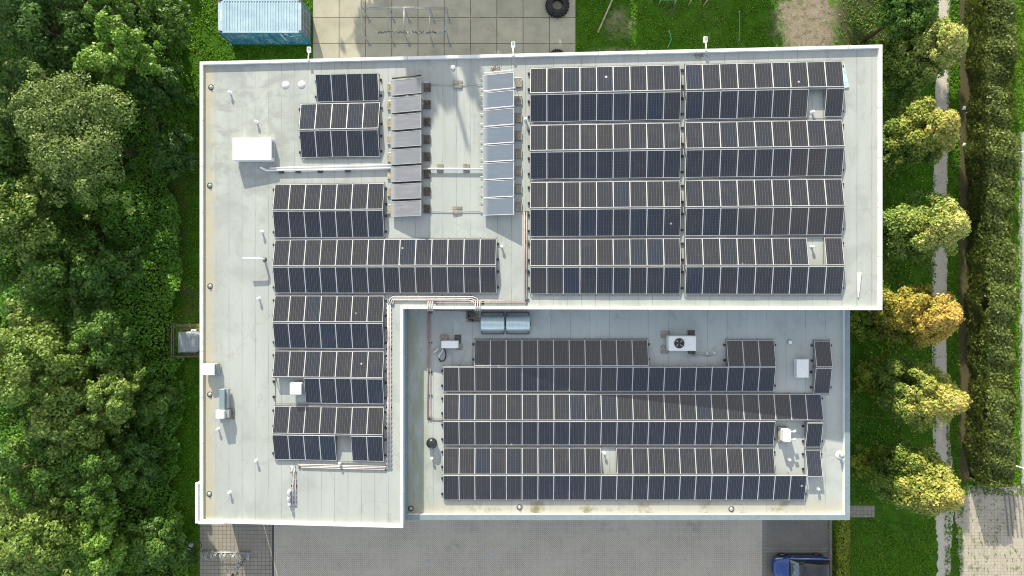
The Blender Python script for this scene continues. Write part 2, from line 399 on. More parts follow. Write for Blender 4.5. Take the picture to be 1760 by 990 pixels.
M['pavement'] = paver_mat('pavement slabs', [(0.38, 0.375, 0.36), (0.34, 0.335, 0.325), (0.2, 0.2, 0.19), (0.40, 0.39, 0.37)], 0.6, 0.03, bw=0.5, bh=0.5)


def gravel_mat():
    n = NT('pale gravel path')
    p = n.pos()
    v = n.noise(p, 11.0, 4, 0.75)
    base = n.ramp(v, [(0.3, (0.34, 0.31, 0.255)), (0.5, (0.52, 0.48, 0.41)), (0.7, (0.64, 0.60, 0.52))])
    base = n.mix(n.sm(n.noise(p, 0.8, 4), 0.45, 0.75, 0, 0.4), base, (0.27, 0.255, 0.215))
    base = n.mix(n.sm(n.noise(p, 5.0, 4, 0.8), 0.63, 0.72, 0, 0.8), base, (0.10, 0.10, 0.06))
    return n.bsdf(base, 0.95, spec=0.2, bump=v, bstr=0.6, bdist=0.03)


M['gravel'] = gravel_mat()


def container_mat():
    n = NT('faded blue container paint')
    p = n.obj(); x, y, z = n.sep(p)
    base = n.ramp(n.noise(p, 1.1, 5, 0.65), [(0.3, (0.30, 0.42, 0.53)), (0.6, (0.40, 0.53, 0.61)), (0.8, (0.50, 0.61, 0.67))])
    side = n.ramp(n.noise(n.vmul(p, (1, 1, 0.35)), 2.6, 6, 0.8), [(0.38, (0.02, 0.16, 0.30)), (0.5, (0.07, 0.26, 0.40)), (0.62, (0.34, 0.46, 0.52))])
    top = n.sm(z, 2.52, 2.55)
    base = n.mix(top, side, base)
    base = n.mix(n.sm(n.noise(p, 5, 5, 0.75), 0.66, 0.74, 0, 0.6), base, (0.25, 0.16, 0.10))
    return n.bsdf(base, 0.55)


M['container'] = container_mat()
M['contdark'] = plain('dark blue container doors', (0.10, 0.15, 0.21), 0.5, var=0.25)
M['contteal'] = plain('teal container post', (0.02, 0.22, 0.33), 0.5, var=0.1)
M['cover'] = plain('grey canvas cover', (0.33, 0.37, 0.40), 0.8, var=0.12)


# ------------------------------------------------------------------ mesh building
class MB:
    def __init__(self): self.v = []; self.f = []; self.m = []; self.cur = 0; self.uv = {}

    def mi(self, k): self.cur = k; return self

    def face(self, *idx): self.f.append(tuple(idx)); self.m.append(self.cur)

    def poly(self, pts):
        b = len(self.v); self.v += [tuple(p) for p in pts]; self.face(*range(b, b + len(pts)))

    def box(self, c, s, rz=0.0, taper=1.0, mat=None):
        b = len(self.v)
        for k, zz in enumerate((-0.5, 0.5)):
            t = taper if k else 1.0
            for xx, yy in ((-.5, -.5), (.5, -.5), (.5, .5), (-.5, .5)):
                p = Vector((xx * s[0] * t, yy * s[1] * t, zz * s[2]))
                if mat is not None: p = mat @ p
                elif rz: p = Matrix.Rotation(rz, 3, 'Z') @ p
                self.v.append((c[0] + p.x, c[1] + p.y, c[2] + p.z))
        for q in ((0, 3, 2, 1), (4, 5, 6, 7), (0, 1, 5, 4), (1, 2, 6, 5), (2, 3, 7, 6), (3, 0, 4, 7)): self.face(*[b + i for i in q])
        return self

    def bbox(self, c, s, bev=0.03, rz=0.0):           # box with chamfered vertical edges and top rim
        b0 = len(self.v)
        hx, hy, h = s[0] / 2, s[1] / 2, s[2]
        def ring(ix, iy, z):
            o = []
            for sx, sy in ((-1, -1), (1, -1), (1, 1), (-1, 1)):
                a = (sx * (hx - ix), sy * (hy - iy - bev)); d = (sx * (hx - ix - bev), sy * (hy - iy))
                o += [a, d] if sx * sy > 0 else [d, a]
            r = []
            for x, y in o:
                p = Matrix.Rotation(rz, 2) @ Vector((x, y)); r.append((c[0] + p.x, c[1] + p.y, z))
            return r
        self.loft([ring(0, 0, c[2] - h / 2), ring(0, 0, c[2] + h / 2 - bev), ring(bev, bev, c[2] + h / 2)], cap=True)
        return self

    def loft(self, rings, cap=True, closed=True):
        b = len(self.v); n = len(rings[0])
        for r in rings: self.v += [tuple(p) for p in r]
        for i in range(len(rings) - 1):
            for j in range(n if closed else n - 1):
                k = (j + 1) % n
                self.face(b + i * n + j, b + i * n + k, b + (i + 1) * n + k, b + (i + 1) * n + j)
        if cap:
            self.face(*[b + j for j in range(n)][::-1]); self.face(*[b + (len(rings) - 1) * n + j for j in range(n)])
        return self

    def tube(self, pts, r, n=8, cap=True):
        pts = [Vector(p) for p in pts]; rings = []
        rs = r if isinstance(r, (list, tuple)) else [r] * len(pts)
        for i, p in enumerate(pts):
            d = (pts[min(i + 1, len(pts) - 1)] - pts[max(i - 1, 0)]).normalized()
            a = Vector((0, 0, 1)) if abs(d.z) < 0.9 else Vector((1, 0, 0))
            u = d.cross(a).normalized(); w = u.cross(d).normalized()
            rings.append([p + (u * math.cos(t) + w * math.sin(t)) * rs[i] for t in [2 * math.pi * k / n for k in range(n)]])
        return self.loft(rings, cap)

    def lathe(self, c, prof, n=16, cap=True, sx=1.0):
        rings = [[(c[0] + sx * r * math.cos(2 * math.pi * k / n), c[1] + r * math.sin(2 * math.pi * k / n), c[2] + z) for k in range(n)] for r, z in prof]
        return self.loft(rings, cap)

    def torus(self, c, R0, r, axis='z', n=20, m=8, sy=1.0):
        rings = []
        for i in range(n + 1):
            a = 2 * math.pi * i / n; ring = []
            for k in range(m):
                t = 2 * math.pi * k / m
                q = (R0 + r * math.cos(t)) ; h = r * sy * math.sin(t)
                x, y = q * math.cos(a), q * math.sin(a)
                ring.append({'z': (c[0] + x, c[1] + y, c[2] + h), 'y': (c[0] + x, c[1] + h, c[2] + y), 'x': (c[0] + h, c[1] + x, c[2] + y)}[axis])
            rings.append(ring)
        return self.loft(rings, False)

    def build(self, name, mats, parent=None, smooth=False):
        o0 = parent_world(parent) if parent is not None else Vector((0, 0, 0))
        me = bpy.data.meshes.new(name)
        me.from_pydata([(x - o0.x, y - o0.y, z - o0.z) for x, y, z in self.v], [], self.f)
        for m in (mats if isinstance(mats, (list, tuple)) else [mats]): me.materials.append(M[m])
        me.polygons.foreach_set('material_index', self.m)
        me.validate()
        if smooth: me.polygons.foreach_set('use_smooth', [True] * len(me.polygons))
        me.update()
        o = bpy.data.objects.new(name, me); COL.objects.link(o)
        if parent is not None: o.parent = parent
        return o


def parent_world(o):
    v = Vector(o.location)
    while o.parent is not None: o = o.parent; v += Vector(o.location)
    return v


def thing(name, loc, label, cat, group=None):
    o = bpy.data.objects.new(name, None); COL.objects.link(o)
    o.location = loc; o.empty_display_size = 0.3
    return tag(o, label, cat, group)


def tag(o, label, cat, group=None, kind=None):
    if label: o['label'] = label
    if cat: o['category'] = cat
    if group: o['group'] = group
    if kind: o['kind'] = kind
    return o


def struct(name, mb, mat):
    o = mb.build(name, mat); o['kind'] = 'structure'
    return o


def dup(root, loc, label, rot=None, scale=None):
    r = root.copy(); COL.objects.link(r); r.location = loc; r['label'] = label
    if rot is not None: r.rotation_euler = rot
    if scale is not None: r.scale = scale
    for ch in list(root.children):
        c = ch.copy(); COL.objects.link(c); c.parent = r
        for g in list(ch.children):
            d = g.copy(); COL.objects.link(d); d.parent = c
    return r


ORD = ['first', 'second', 'third', 'fourth', 'fifth', 'sixth', 'seventh', 'eighth', 'ninth', 'tenth', '11th', '12th', '13th', '14th', '15th', '16th', '17th',
       '18th', '19th', '20th', '21st', '22nd', '23rd', '24th']

# ------------------------------------------------------------------ camera, light, sky
cam = bpy.data.cameras.new('camera'); cam.sensor_width = 36; cam.lens = 36 * F / 1760; cam.clip_end = 2000
co = bpy.data.objects.new('camera', cam); COL.objects.link(co); co.location = (0, 0, CAMZ); S.camera = co

SUN = Vector((0.66, -2.45, -1.0)).normalized()
sun = bpy.data.lights.new('sun', 'SUN'); sun.energy = 3.0; sun.angle = R(0.53); sun.color = (1.0, 0.93, 0.74)
so = bpy.data.objects.new('sun', sun); COL.objects.link(so); so.rotation_euler = SUN.to_track_quat('-Z', 'Y').to_euler(); so.location = (-20, 60, 60)
W = bpy.data.worlds.new('World'); S.world = W; W.use_nodes = True
wt = W.node_tree; wt.nodes.clear()
sky = wt.nodes.new('ShaderNodeTexSky'); sky.sky_type = 'NISHITA'; sky.sun_disc = False
sky.sun_elevation = math.asin(-SUN.z); sky.sun_rotation = math.atan2(-SUN.x, -SUN.y) % (2 * math.pi); sky.dust_density = 2.0; sky.ozone_density = 1.0
bg = wt.nodes.new('ShaderNodeBackground'); bg.inputs[1].default_value = 0.15
wo = wt.nodes.new('ShaderNodeOutputWorld')
# broken white cloud drifting over the blue sky
tc = wt.nodes.new('ShaderNodeTexCoord'); cn_ = wt.nodes.new('ShaderNodeTexNoise'); cn_.inputs['Scale'].default_value = 2.6; cn_.inputs['Detail'].default_value = 6; cn_.inputs['Roughness'].default_value = 0.6
cr_ = wt.nodes.new('ShaderNodeMapRange'); cr_.interpolation_type = 'SMOOTHSTEP'; cr_.inputs[1].default_value = 0.44; cr_.inputs[2].default_value = 0.56; cr_.inputs[3].default_value = 0.26; cr_.inputs[4].default_value = 0.9
cm_ = wt.nodes.new('ShaderNodeMix'); cm_.data_type = 'RGBA'; cm_.inputs[7].default_value = (2.55, 2.5, 2.38, 1)
sp_ = wt.nodes.new('ShaderNodeSeparateXYZ'); wt.links.new(tc.outputs['Generated'], sp_.inputs[0])
gr_ = wt.nodes.new('ShaderNodeMapRange'); gr_.interpolation_type = 'SMOOTHSTEP'; gr_.inputs[1].default_value = -0.15; gr_.inputs[2].default_value = 0.32; gr_.inputs[3].default_value = -0.04; gr_.inputs[4].default_value = 0.13
wt.links.new(sp_.outputs[1], gr_.inputs[0])
ad_ = wt.nodes.new('ShaderNodeMath'); ad_.operation = 'ADD'; wt.links.new(cn_.outputs['Fac'], ad_.inputs[0]); wt.links.new(gr_.outputs[0], ad_.inputs[1])
wt.links.new(tc.outputs['Generated'], cn_.inputs['Vector']); wt.links.new(ad_.outputs[0], cr_.inputs[0]); wt.links.new(cr_.outputs[0], cm_.inputs[0])
wt.links.new(sky.outputs[0], cm_.inputs[6]); wt.links.new(cm_.outputs[2], bg.inputs[0]); wt.links.new(bg.outputs[0], wo.inputs[0])
S.view_settings.view_transform = 'Standard'; S.view_settings.look = 'None'; S.view_settings.exposure = 1.38; S.view_settings.gamma = 1
S.cycles.max_bounces = 6; S.cycles.transparent_max_bounces = 8; S.cycles.use_denoising = True; S.cycles.filter_width = 1.05

# ------------------------------------------------------------------ the ground and everything paved


def sheet(name, pts, z, mat, jag=0.0, step=0.6):
    if jag:
        q = []
        for i, a in enumerate(pts):
            b = pts[(i + 1) % len(pts)]; a2, b2 = Vector(a), Vector(b); L = (b2 - a2).length; k = max(1, int(L / step))
            nr = Vector((-(b2 - a2).y, (b2 - a2).x)).normalized()
            for j in range(k):
                q.append(a2.lerp(b2, j / k) + nr * rnd.uniform(-jag, jag))
        pts = q
    mb = MB(); mb.poly([(p[0], p[1], z) for p in pts])
    return struct(name, mb, mat)


def gp(px, py): v = at(px, py); return (v.x, v.y)


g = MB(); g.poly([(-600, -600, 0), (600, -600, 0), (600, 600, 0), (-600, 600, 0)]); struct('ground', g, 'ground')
sheet('concrete_yard', [(-15.27, 13), (4.88, 13), (4.88, 32.75), (-15.27, 32.75)], 0.03, 'slabs')
sheet('parking_court', [(-18.26, -45), (19.2, -45), (19.2, -14.7), (-18.26, -14.7)], 0.012, 'herring')
sheet('bicycle_court', [(-23.95, -45), (-18.42, -45), (-18.42, -14.7), (-23.95, -14.7)], 0.012, 'sett')
sheet('gutter_strip', [(-18.42, -45), (-18.26, -45), (-18.26, -14.7), (-18.42, -14.7)], 0.009, 'gutter')
sheet('paving_band', [(19.2, -45), (19.55, -45), (19.55, -14.7), (19.2, -14.7)], 0.012, 'band')
sheet('parking_bay', [(19.55, -19.95), (24.3, -19.95), (24.3, -14.7), (19.55, -14.7)], 0.012, 'bay')
sheet('parking_bay', [(19.55, -45), (24.3, -45), (24.3, -20.28), (19.55, -20.28)], 0.012, 'bay')
sheet('paving_band', [(19.55, -20.28), (24.3, -20.28), (24.3, -19.95), (19.55, -19.95)], 0.012, 'band')
k = MB(); k.box((24.42, -29.8, 0.05), (0.2, 30.2, 0.12)); struct('kerb', k, 'kerb')
path = [(1606, 900), (1605, 780), (1600, 690), (1602, 600), (1602, 480), (1604, 330), (1607, 150), (1610, -10), (1612, -160)]
pr = [(1634, -160), (1633, -10), (1631, 150), (1628, 330), (1628, 480), (1627, 600), (1629, 690), (1632, 740), (1637, 800), (1640, 835), (1638, 900)]
sheet('gravel_path', [gp(*q) for q in path] + [gp(*q) for q in pr], 0.008, 'gravel', 0.055, 0.22)
sheet('gravel_path', [gp(*q) for q in ((1607, 880), (1638, 880), (1634, 940), (1630, 1100), (1609, 1100), (1612, 940))], 0.0105, 'gravel', 0.09, 0.2)
sheet('brick_path', [gp(*q) for q in ((1641, 833), (1900, 833), (1900, 1150), (1655, 1150), (1650, 985), (1643, 900))], 0.012, 'brickpath', 0.10, 0.25)
sheet('side_path', [gp(1400, 869), gp(1503, 869), gp(1503, 889), gp(1400, 889)], 0.012, 'sett')
sheet('pavement', [gp(1751, 226), gp(1900, 226), gp(1900, 833), gp(1753, 833)], 0.01, 'pavement', 0.09, 0.3)
sheet('paved_corner', [gp(1720, 228), gp(1746, 228), gp(1746, 262), gp(1722, 260)], 0.0075, 'brickpath', 0.12, 0.4)
mb = MB()
for i in range(9):
    a = at(1726 + i * 7.5, 845); b = at(1734 + i * 7.5, 921)
    mb.tube([(a.x, a.y, 0.03), (b.x, b.y, 0.03)], 0.06, 6)
tag(mb.build('ribbed_ramp', 'kerb'), 'ribbed concrete strip of parallel bars set in the pale brick paving', 'ramp')
slab = MB()
for i in range(3):
    for j in range(2): slab.box((-23.75 + 0.55 * i - 0.0, -1.0 - 0.55 * j + 0.0, 0.02), (0.52, 0.52, 0.05))
for i in range(3): slab.box((-23.75 + 0.55 * i, -2.1, 0.02), (0.52, 0.52, 0.05))
struct('stepping_slabs', slab, 'tile')

# ------------------------------------------------------------------ the building
XW, XI, XE, XE2 = -19.9, -6.83, 21.95, 21.72
YN, YM, YSU, YSL = 14.42, -1.28, -14.95, -14.9
UP = [(XW, YSU), (XI, YSU), (XI, YM), (XE, YM), (XE, YN), (XW, YN)]      # counter-clockwise
bld = thing('school_building', (0, 0, 0), 'long flat-roofed building with white edges, stepped lower roof and walls below', 'building')
PH = 0.2


def inset(poly, d):
    out = []
    for i, p in enumerate(poly):
        a = Vector(poly[i - 1]); b = Vector(p); c = Vector(poly[(i + 1) % len(poly)])
        n1 = Vector((-(b - a).y, (b - a).x)).normalized(); n2 = Vector((-(c - b).y, (c - b).x)).normalized()
        out.append((b.x + (n1.x + n2.x) * d, b.y + (n1.y + n2.y) * d))
    return out


w = MB(); n6 = len(UP)
for i in range(n6):
    a, b = UP[i], UP[(i + 1) % n6]
    w.poly([(a[0], a[1], -0.2), (b[0], b[1], -0.2), (b[0], b[1], zup(b[0]) + 0.05), (a[0], a[1], zup(a[0]) + 0.05)])
w.build('upper_wall', 'wallclad', bld)
w = MB()
for a, b in (((XI, YSL), (XE2, YSL)), ((XE2, YSL), (XE2, YM))):
    w.poly([(a[0], a[1], -0.2), (b[0], b[1], -0.2), (b[0], b[1], ZLOW + 0.02), (a[0], a[1], ZLOW + 0.02)])
w.build('lower_wall', 'wallclad', bld)
r = MB(); ins = inset(UP, 0.16)
r.poly([(x, y, zup(x)) for x, y in ins]); r.build('upper_roof', 'roof_up', bld)
r = MB(); r.poly([(XI + .0, YSL + .3, ZLOW), (XE2 - .3, YSL + .3, ZLOW), (XE2 - .3, YM, ZLOW), (XI, YM, ZLOW)]); r.build('lower_roof', 'roof_low', bld)
# upper parapet: a ring with a folded metal cap
c = MB(); o1 = inset(UP, -0.03); i1 = inset(UP, 0.16)
for i in range(n6):
    k = (i + 1) % n6
    A, B, Cc, D = o1[i], o1[k], i1[k], i1[i]
    zt = lambda q: zup(q[0]) + PH
    c.poly([(A[0], A[1], zt(A)), (B[0], B[1], zt(B)), (Cc[0], Cc[1], zt(Cc)), (D[0], D[1], zt(D))])
    c.poly([(A[0], A[1], zt(A) - .28), (B[0], B[1], zt(B) - .28), (B[0], B[1], zt(B)), (A[0], A[1], zt(A))])
    c.poly([(Cc[0], Cc[1], zt(Cc) - PH), (D[0], D[1], zt(D) - PH), (D[0], D[1], zt(D)), (Cc[0], Cc[1], zt(Cc))])
    a, b = UP[i], UP[k]
    c.poly([(a[0], a[1], zup(a[0]) - .06), (b[0], b[1], zup(b[0]) - .06), (B[0], B[1], zt(B) - .28), (A[0], A[1], zt(A) - .28)])
upcope = c.build('upper_coping', 'coping', bld)
# lower parapet
c = MB()
oy, ox = YSL - .03, XE2 + .03
zt = ZLOW + 0.32
c.poly([(XI + .003, oy, zt), (ox, oy, zt), (ox - .33, oy + .33, zt), (XI + .003, oy + .33, zt)])
c.poly([(ox, oy, zt), (ox, YM - .003, zt), (ox - .33, YM - .003, zt), (ox - .33, oy + .33, zt)])
c.poly([(XI + .003, oy, zt - .35), (ox, oy, zt - .35), (ox, oy, zt), (XI + .003, oy, zt)])
c.poly([(ox, oy, zt - .35), (ox, YM - .003, zt - .35), (ox, YM - .003, zt), (ox, oy, zt)])
c.build('lower_coping', 'bluegrey', bld)
c = MB()
c.poly([(ox - .33, oy + .33, ZLOW - .01), (XI + .003, oy + .33, ZLOW - .01), (XI + .003, oy + .33, zt - .004), (ox - .33, oy + .33, zt - .004)])
c.poly([(ox - .33, YM - .003, ZLOW - .01), (ox - .33, oy + .33, ZLOW - .01), (ox - .33, oy + .33, zt - .004), (ox - .33, YM - .003, zt - .004)])
c.build('parapet_lining', 'white', bld)
# ledge half way down the wall above the lower roof
c = MB()
c.box((XI + .06, (YM + YSL) / 2, ZLOW + 0.62), (0.12, YM - YSL - .1, 0.06)); c.box((XI + .05, (YM + YSL) / 2, ZLOW + 0.08), (0.1, YM - YSL - .1, 0.16))
c.build('wall_flashing', 'bluegrey', bld)
# the low entrance canopy at the south-west corner
cn = MB()
cn.box((-18.2, -15.95, 3.3), (8.0, 1.9, 0.16)); cn.build('canopy', 'grey', bld)
cn = MB()
for sx, sy, ln, dr in ((-22.58, -15.4, 2.9, 'y'), (-21.55, -16.8, 1.84, 'x')):
    s = (0.22, ln, 0.2) if dr == 'y' else (ln, 0.22, 0.2)
    cn.box((sx, sy, 3.45), s)
cn.box((-22.27, -13.95, 3.45), (0.4, 0.2, 0.2))
cn.build('canopy_edge', 'white', bld)
cn = MB(); cn.box((-21.5, -15.35, 3.42), (1.9, 2.6, 0.06)); cn.build('canopy_slab', 'white_dull', bld)
cn = MB(); cn.box((-20.95, -15.7, 1.6), (2.05, 1.3, 3.2)); cn.build('sun_blocker', 'wallclad', bld)  # solid box added under the canopy to block sun and edge the lit streak
# windows and doors of the outer walls
for (x0, x1, y, sgn) in ((-17, 20, YN, 1), (-5, 20, YSL, -1)):
    x = x0
    while x < x1:
        for zz in (1.0, 4.6):
            f = MB(); f.box((x + 1.2, y + sgn * 0.02, zz + 0.85), (2.4, 0.1, 1.7)); wn = f.build('window', 'white', bld)
            f = MB(); f.box((x + 1.2, y + sgn * 0.06, zz + 0.85), (2.16, 0.1, 1.46)); f.build('pane', 'glass_dark', wn)
        x += 4.6


# drains at the low edge, with their domed strainers
def drain(p):
    m = MB(); m.lathe((p.x, p.y, p.z), [(0.13, 0.0), (0.12, 0.02), (0.09, 0.03), (0.085, 0.09), (0.05, 0.12), (0.0, 0.125)], 12)
    m.mi(1).lathe((p.x, p.y, p.z), [(0.2, 0.004), (0.19, 0.012), (0.0, 0.013)], 14)
    m.build('roof_drain', ['galv', 'tile_dark'], bld, True)


for q in ((363, 150), (361, 319), (361.5, 492), (361, 678), (360, 849)): drain(up(*q))
for q in ((706, 874), (893, 872), (1257, 875)): drain(low(*q))

# ------------------------------------------------------------------ solar panels
UBLK = [  # name, face, x_left, x_right, n, missing columns, y_top, y_bottom, x where y was read, first column number
    ('upper-right', 'N', 911.6, 1169.7, 9, (), 117.7, 159.9, 912, 0, 0), ('upper-right', 'S', 911.6, 1169.7, 9, (), 163.0, 209.8, 912, 1, 0),
    ('upper-right', 'N', 911.6, 1169.7, 9, (), 215.6, 258.8, 912, 2, 0), ('upper-right', 'S', 911.6, 1169.7, 9, (), 261.7, 308.2, 912, 3, 0),
    ('upper-right', 'N', 911.6, 1169.7, 9, (), 313.7, 357.7, 912, 4, 0), ('upper-right', 'S', 911.6, 1169.7, 9, (), 360.2, 406.6, 912, 5, 0),
    ('upper-right', 'N', 911.6, 1169.7, 9, (), 411.5, 456.6, 912, 6, 0), ('upper-right', 'S', 911.6, 1169.7, 9, (), 459.2, 505.4, 912, 7, 0),
    ('upper-right', 'N', 1178.2, 1449.2, 9, (), 117.7, 159.9, 912, 0, 9), ('upper-right', 'S', 1178.2, 1449.2, 9, (7,), 163.0, 209.8, 912, 1, 9),
    ('upper-right', 'N', 1178.2, 1449.2, 9, (), 215.6, 258.8, 912, 2, 9), ('upper-right', 'S', 1178.2, 1449.2, 9, (), 261.7, 308.2, 912, 3, 9),
    ('upper-right', 'N', 1178.2, 1449.2, 9, (), 313.7, 357.7, 912, 4, 9), ('upper-right', 'S', 1178.2, 1449.2, 9, (), 360.2, 406.6, 912, 5, 9),
    ('upper-right', 'N', 1178.2, 1449.2, 9, (7,), 411.5, 456.6, 912, 6, 9), ('upper-right', 'S', 1178.2, 1449.2, 9, (), 459.2, 505.4, 912, 7, 9),
    ('left-hand', 'N', 470.7, 659.4, 7, (), 317.2, 360.8, 500, 0, 0), ('left-hand', 'S', 470.7, 659.4, 7, (), 362.9, 408.6, 500, 1, 0),
    ('left-hand', 'N', 470.7, 853.0, 14, (), 412.4, 456.4, 500, 2, 0), ('left-hand', 'S', 470.7, 853.0, 14, (), 459.0, 503.7, 500, 3, 0),
    ('left-hand', 'N', 470.7, 659.2, 7, (), 508.5, 552.9, 500, 4, 0), ('left-hand', 'S', 470.7, 659.2, 7, (), 555.4, 598.4, 500, 5, 0),
    ('left-hand', 'N', 470.5, 659.0, 7, (), 603.3, 647.8, 500, 6, 0), ('left-hand', 'S', 470.5, 659.0, 7, (0, 1), 651.1, 694.2, 640, 7, 0),
    ('left-hand', 'N', 470.2, 658.8, 7, (), 698.4, 745.0, 500, 8, 0), ('left-hand', 'S', 470.0, 658.6, 7, (4,), 747.8, 790.0, 500, 9, 0),
    ('small top-left', 'S', 543.5, 650.6, 4, (), 127.8, 175.1, 560, 0, 0), ('small top-left', 'N', 515.6, 651.6, 5, (), 178.9, 222.4, 530, 1, 0),
    ('small top-left', 'S', 516.2, 651.2, 5, (), 225.0, 270.7, 530, 2, 0)]
LBLK = [
    ('lower-roof', 'N', 815.8, 1114.0, 11, (), 584.2, 628.6, 880, 0, 0), ('lower-roof', 'N', 1250.0, 1332.0, 3, (), 585.2, 630.0, 1290, 0, 11),
    ('lower-roof', 'N', 1401.2, 1428.8, 1, (), 586.2, 630.6, 1410, 0, 14),
    ('lower-roof', 'S', 761.8, 1331.4, 21, (), 630.9, 672.4, 880, 1, 0), ('lower-roof', 'S', 1400.2, 1428.0, 1, (), 633.0, 675.8, 1410, 1, 21),
    ('lower-roof', 'N', 762.0, 1413.2, 24, (), 677.6, 722.0, 880, 2, 0),
    ('lower-roof', 'S', 762.0, 1331.0, 21, (), 724.6, 764.8, 880, 3, 0), ('lower-roof', 'S', 1386.0, 1412.8, 1, (), 727.0, 768.4, 1390, 3, 21),
    ('lower-roof', 'N', 762.0, 1331.0, 21, (10,), 769.8, 815.0, 880, 4, 0), ('lower-roof', 'N', 1386.0, 1412.0, 1, (), 773.4, 819.0, 1390, 4, 21),
    ('lower-roof', 'S', 762.0, 1384.8, 23, (), 817.4, 859.4, 880, 5, 0)]
LO, RISE = 0.14, 0.37
PW, PL, FR = 1.0, 1.64, 0.022
f = MB()
for sx in (-1, 1): f.box((sx * (PW / 2 - FR / 2), 0, 0), (FR, PL, 0.04))
for sy in (-1, 1): f.box((0, sy * (PL / 2 - FR / 2), 0), (PW - 2 * FR, FR, 0.04))
f.box((0, 0, -0.015), (PW - 2 * FR, PL - 2 * FR, 0.006))
panel0 = thing('solar_module', (0, 0, 0), 'x', 'solar panel', 'solar panels on the flat roofs')
fr0 = f.build('frame', 'alu', panel0)
gm = MB(); a, b = PW / 2 - FR, PL / 2 - FR
gm.poly([(-a, -b, 0.012), (a, -b, 0.012), (a, b, 0.012), (-a, b, 0.012)])
gl0 = gm.build('glass', 'cells', panel0)
ul = gl0.data.uv_layers.new(name='UVMap')
for li, uv in enumerate(((0, 0), (1, 0), (1, 1), (0, 1))): ul.data[li].uv = uv
used = [False]
stuff_parts = {'frame': [], 'glass': []}
stuff_m = []


def panel_row(blk, lower):
    arr, face, xl, xr, n, miss, yt, yb, xref, row, c0 = blk
    fn = low if lower else up
    zt, zb = (LO, LO + RISE) if face == 'N' else (LO + RISE, LO)
    A = fn(xref, yt, zt); B = fn(xref, yb, zb)
    ym = (yt + yb) / 2
    L = fn(xl, ym, LO + RISE / 2); Rr = fn(xr, ym, LO + RISE / 2)
    sl = 0.0 if lower else SL
    beta = math.atan(sl); Y0, Y1 = A.y, B.y
    tilt = math.atan2(RISE, Y0 - Y1) * (-1 if face == 'N' else 1)
    rot = (Matrix.Rotation(-beta, 3, 'Y') @ Matrix.Rotation(tilt, 3, 'X'))
    eul = rot.to_euler()
    pitch = (Rr.x - L.x) / n / math.cos(beta); length = math.hypot(RISE, Y0 - Y1)
    for k in range(n):
        if k in miss: continue
        x = L.x + (k + 0.5) * (Rr.x - L.x) / n; z = (ZLOW if lower else zup(x)) + LO + RISE / 2
        loc = Vector((x, (Y0 + Y1) / 2, z)); sc = ((pitch - 0.01) / PW, length / PL, 1)
        rest = lower and face == 'S'
        if rest:
            stuff_m.append(Matrix.Translation(loc) @ rot.to_4x4() @ Matrix.Diagonal((sc[0], sc[1], 1, 1)))
            continue
        tone = 'paler sun-facing' if face == 'N' else 'darker solar panel tilted away from the sun,'
        idx = c0 + k
        nm = len([m for m in miss if m < k]); idx -= nm
        if arr == 'upper-right' and c0 == 9 and False: idx -= 0
        pos = ORD[idx] + ' from the left, ' + ORD[row] + ' row of the ' + arr + ' array'
        lab = ('paler sun-facing solar panel, ' if face == 'N' else 'darker shade-facing solar panel, ') + pos
        eul = (rot @ Euler((rnd.gauss(0, .006), rnd.gauss(0, .006), rnd.gauss(0, .0012))).to_matrix()).to_euler()
        if not used[0]:
            used[0] = True
            p = panel0; p.location = loc; p.rotation_euler = eul; p.scale = sc; p['label'] = lab
        else: dup(panel0, loc, lab, eul, sc)
    # the rack that carries the row: two rails, cross bars, black end feet
    rk = thing('mounting_rack', ((L.x + Rr.x) / 2, (Y0 + Y1) / 2, (ZLOW if lower else zup((L.x + Rr.x) / 2))),
               ('light metal mounting rack under panels ' + ORD[c0] + ' to ' + ORD[c0 + n - 1] + ' in the ' + ORD[row] + ' row, ' + arr + ' array') if n > 1 else
               'light metal rack under the lone end panel in the ' + ORD[row] + ' row, ' + arr + ' array', 'mounting rack', 'racks under the solar panels')
    zf = (lambda x: ZLOW) if lower else zup
    m = MB()
    hiY, loY = (Y1, Y0) if face == 'N' else (Y0, Y1); s = 1 if face == 'N' else -1
    m.tube([(L.x, hiY - s * 0.02, zf(L.x) + LO + RISE - 0.05), (Rr.x, hiY - s * 0.02, zf(Rr.x) + LO + RISE - 0.05)], 0.035, 6)
    m.tube([(L.x, loY + s * 0.05, zf(L.x) + LO - 0.06), (Rr.x, loY + s * 0.05, zf(Rr.x) + LO - 0.06)], 0.03, 6)
    m.build('rail', 'rail', rk)
    for k in range(n + 1):
        m = MB()
        x = L.x + k * (Rr.x - L.x) / n
        if k in miss and k - 1 in miss: continue
        m.tube([(x, hiY, zf(x) + LO + RISE - 0.05), (x, hiY + s * 0.02, zf(x) + 0.02)], 0.02, 5)
        m.tube([(x, loY + s * 0.12, zf(x) + 0.03), (x, hiY - s * 0.12, zf(x) + 0.03)], 0.022, 5)
        m.build('cross_bar', 'rail', rk)
    for ex, sg in ((L.x, -1), (Rr.x, 1)):
        for t in (0.18, 0.78):
            m = MB(); y = Y0 + (Y1 - Y0) * t
            m.box((ex + sg * 0.10, y, zf(ex) + 0.045), (0.12, 0.13, 0.09)); m.build('foot', 'black', rk)


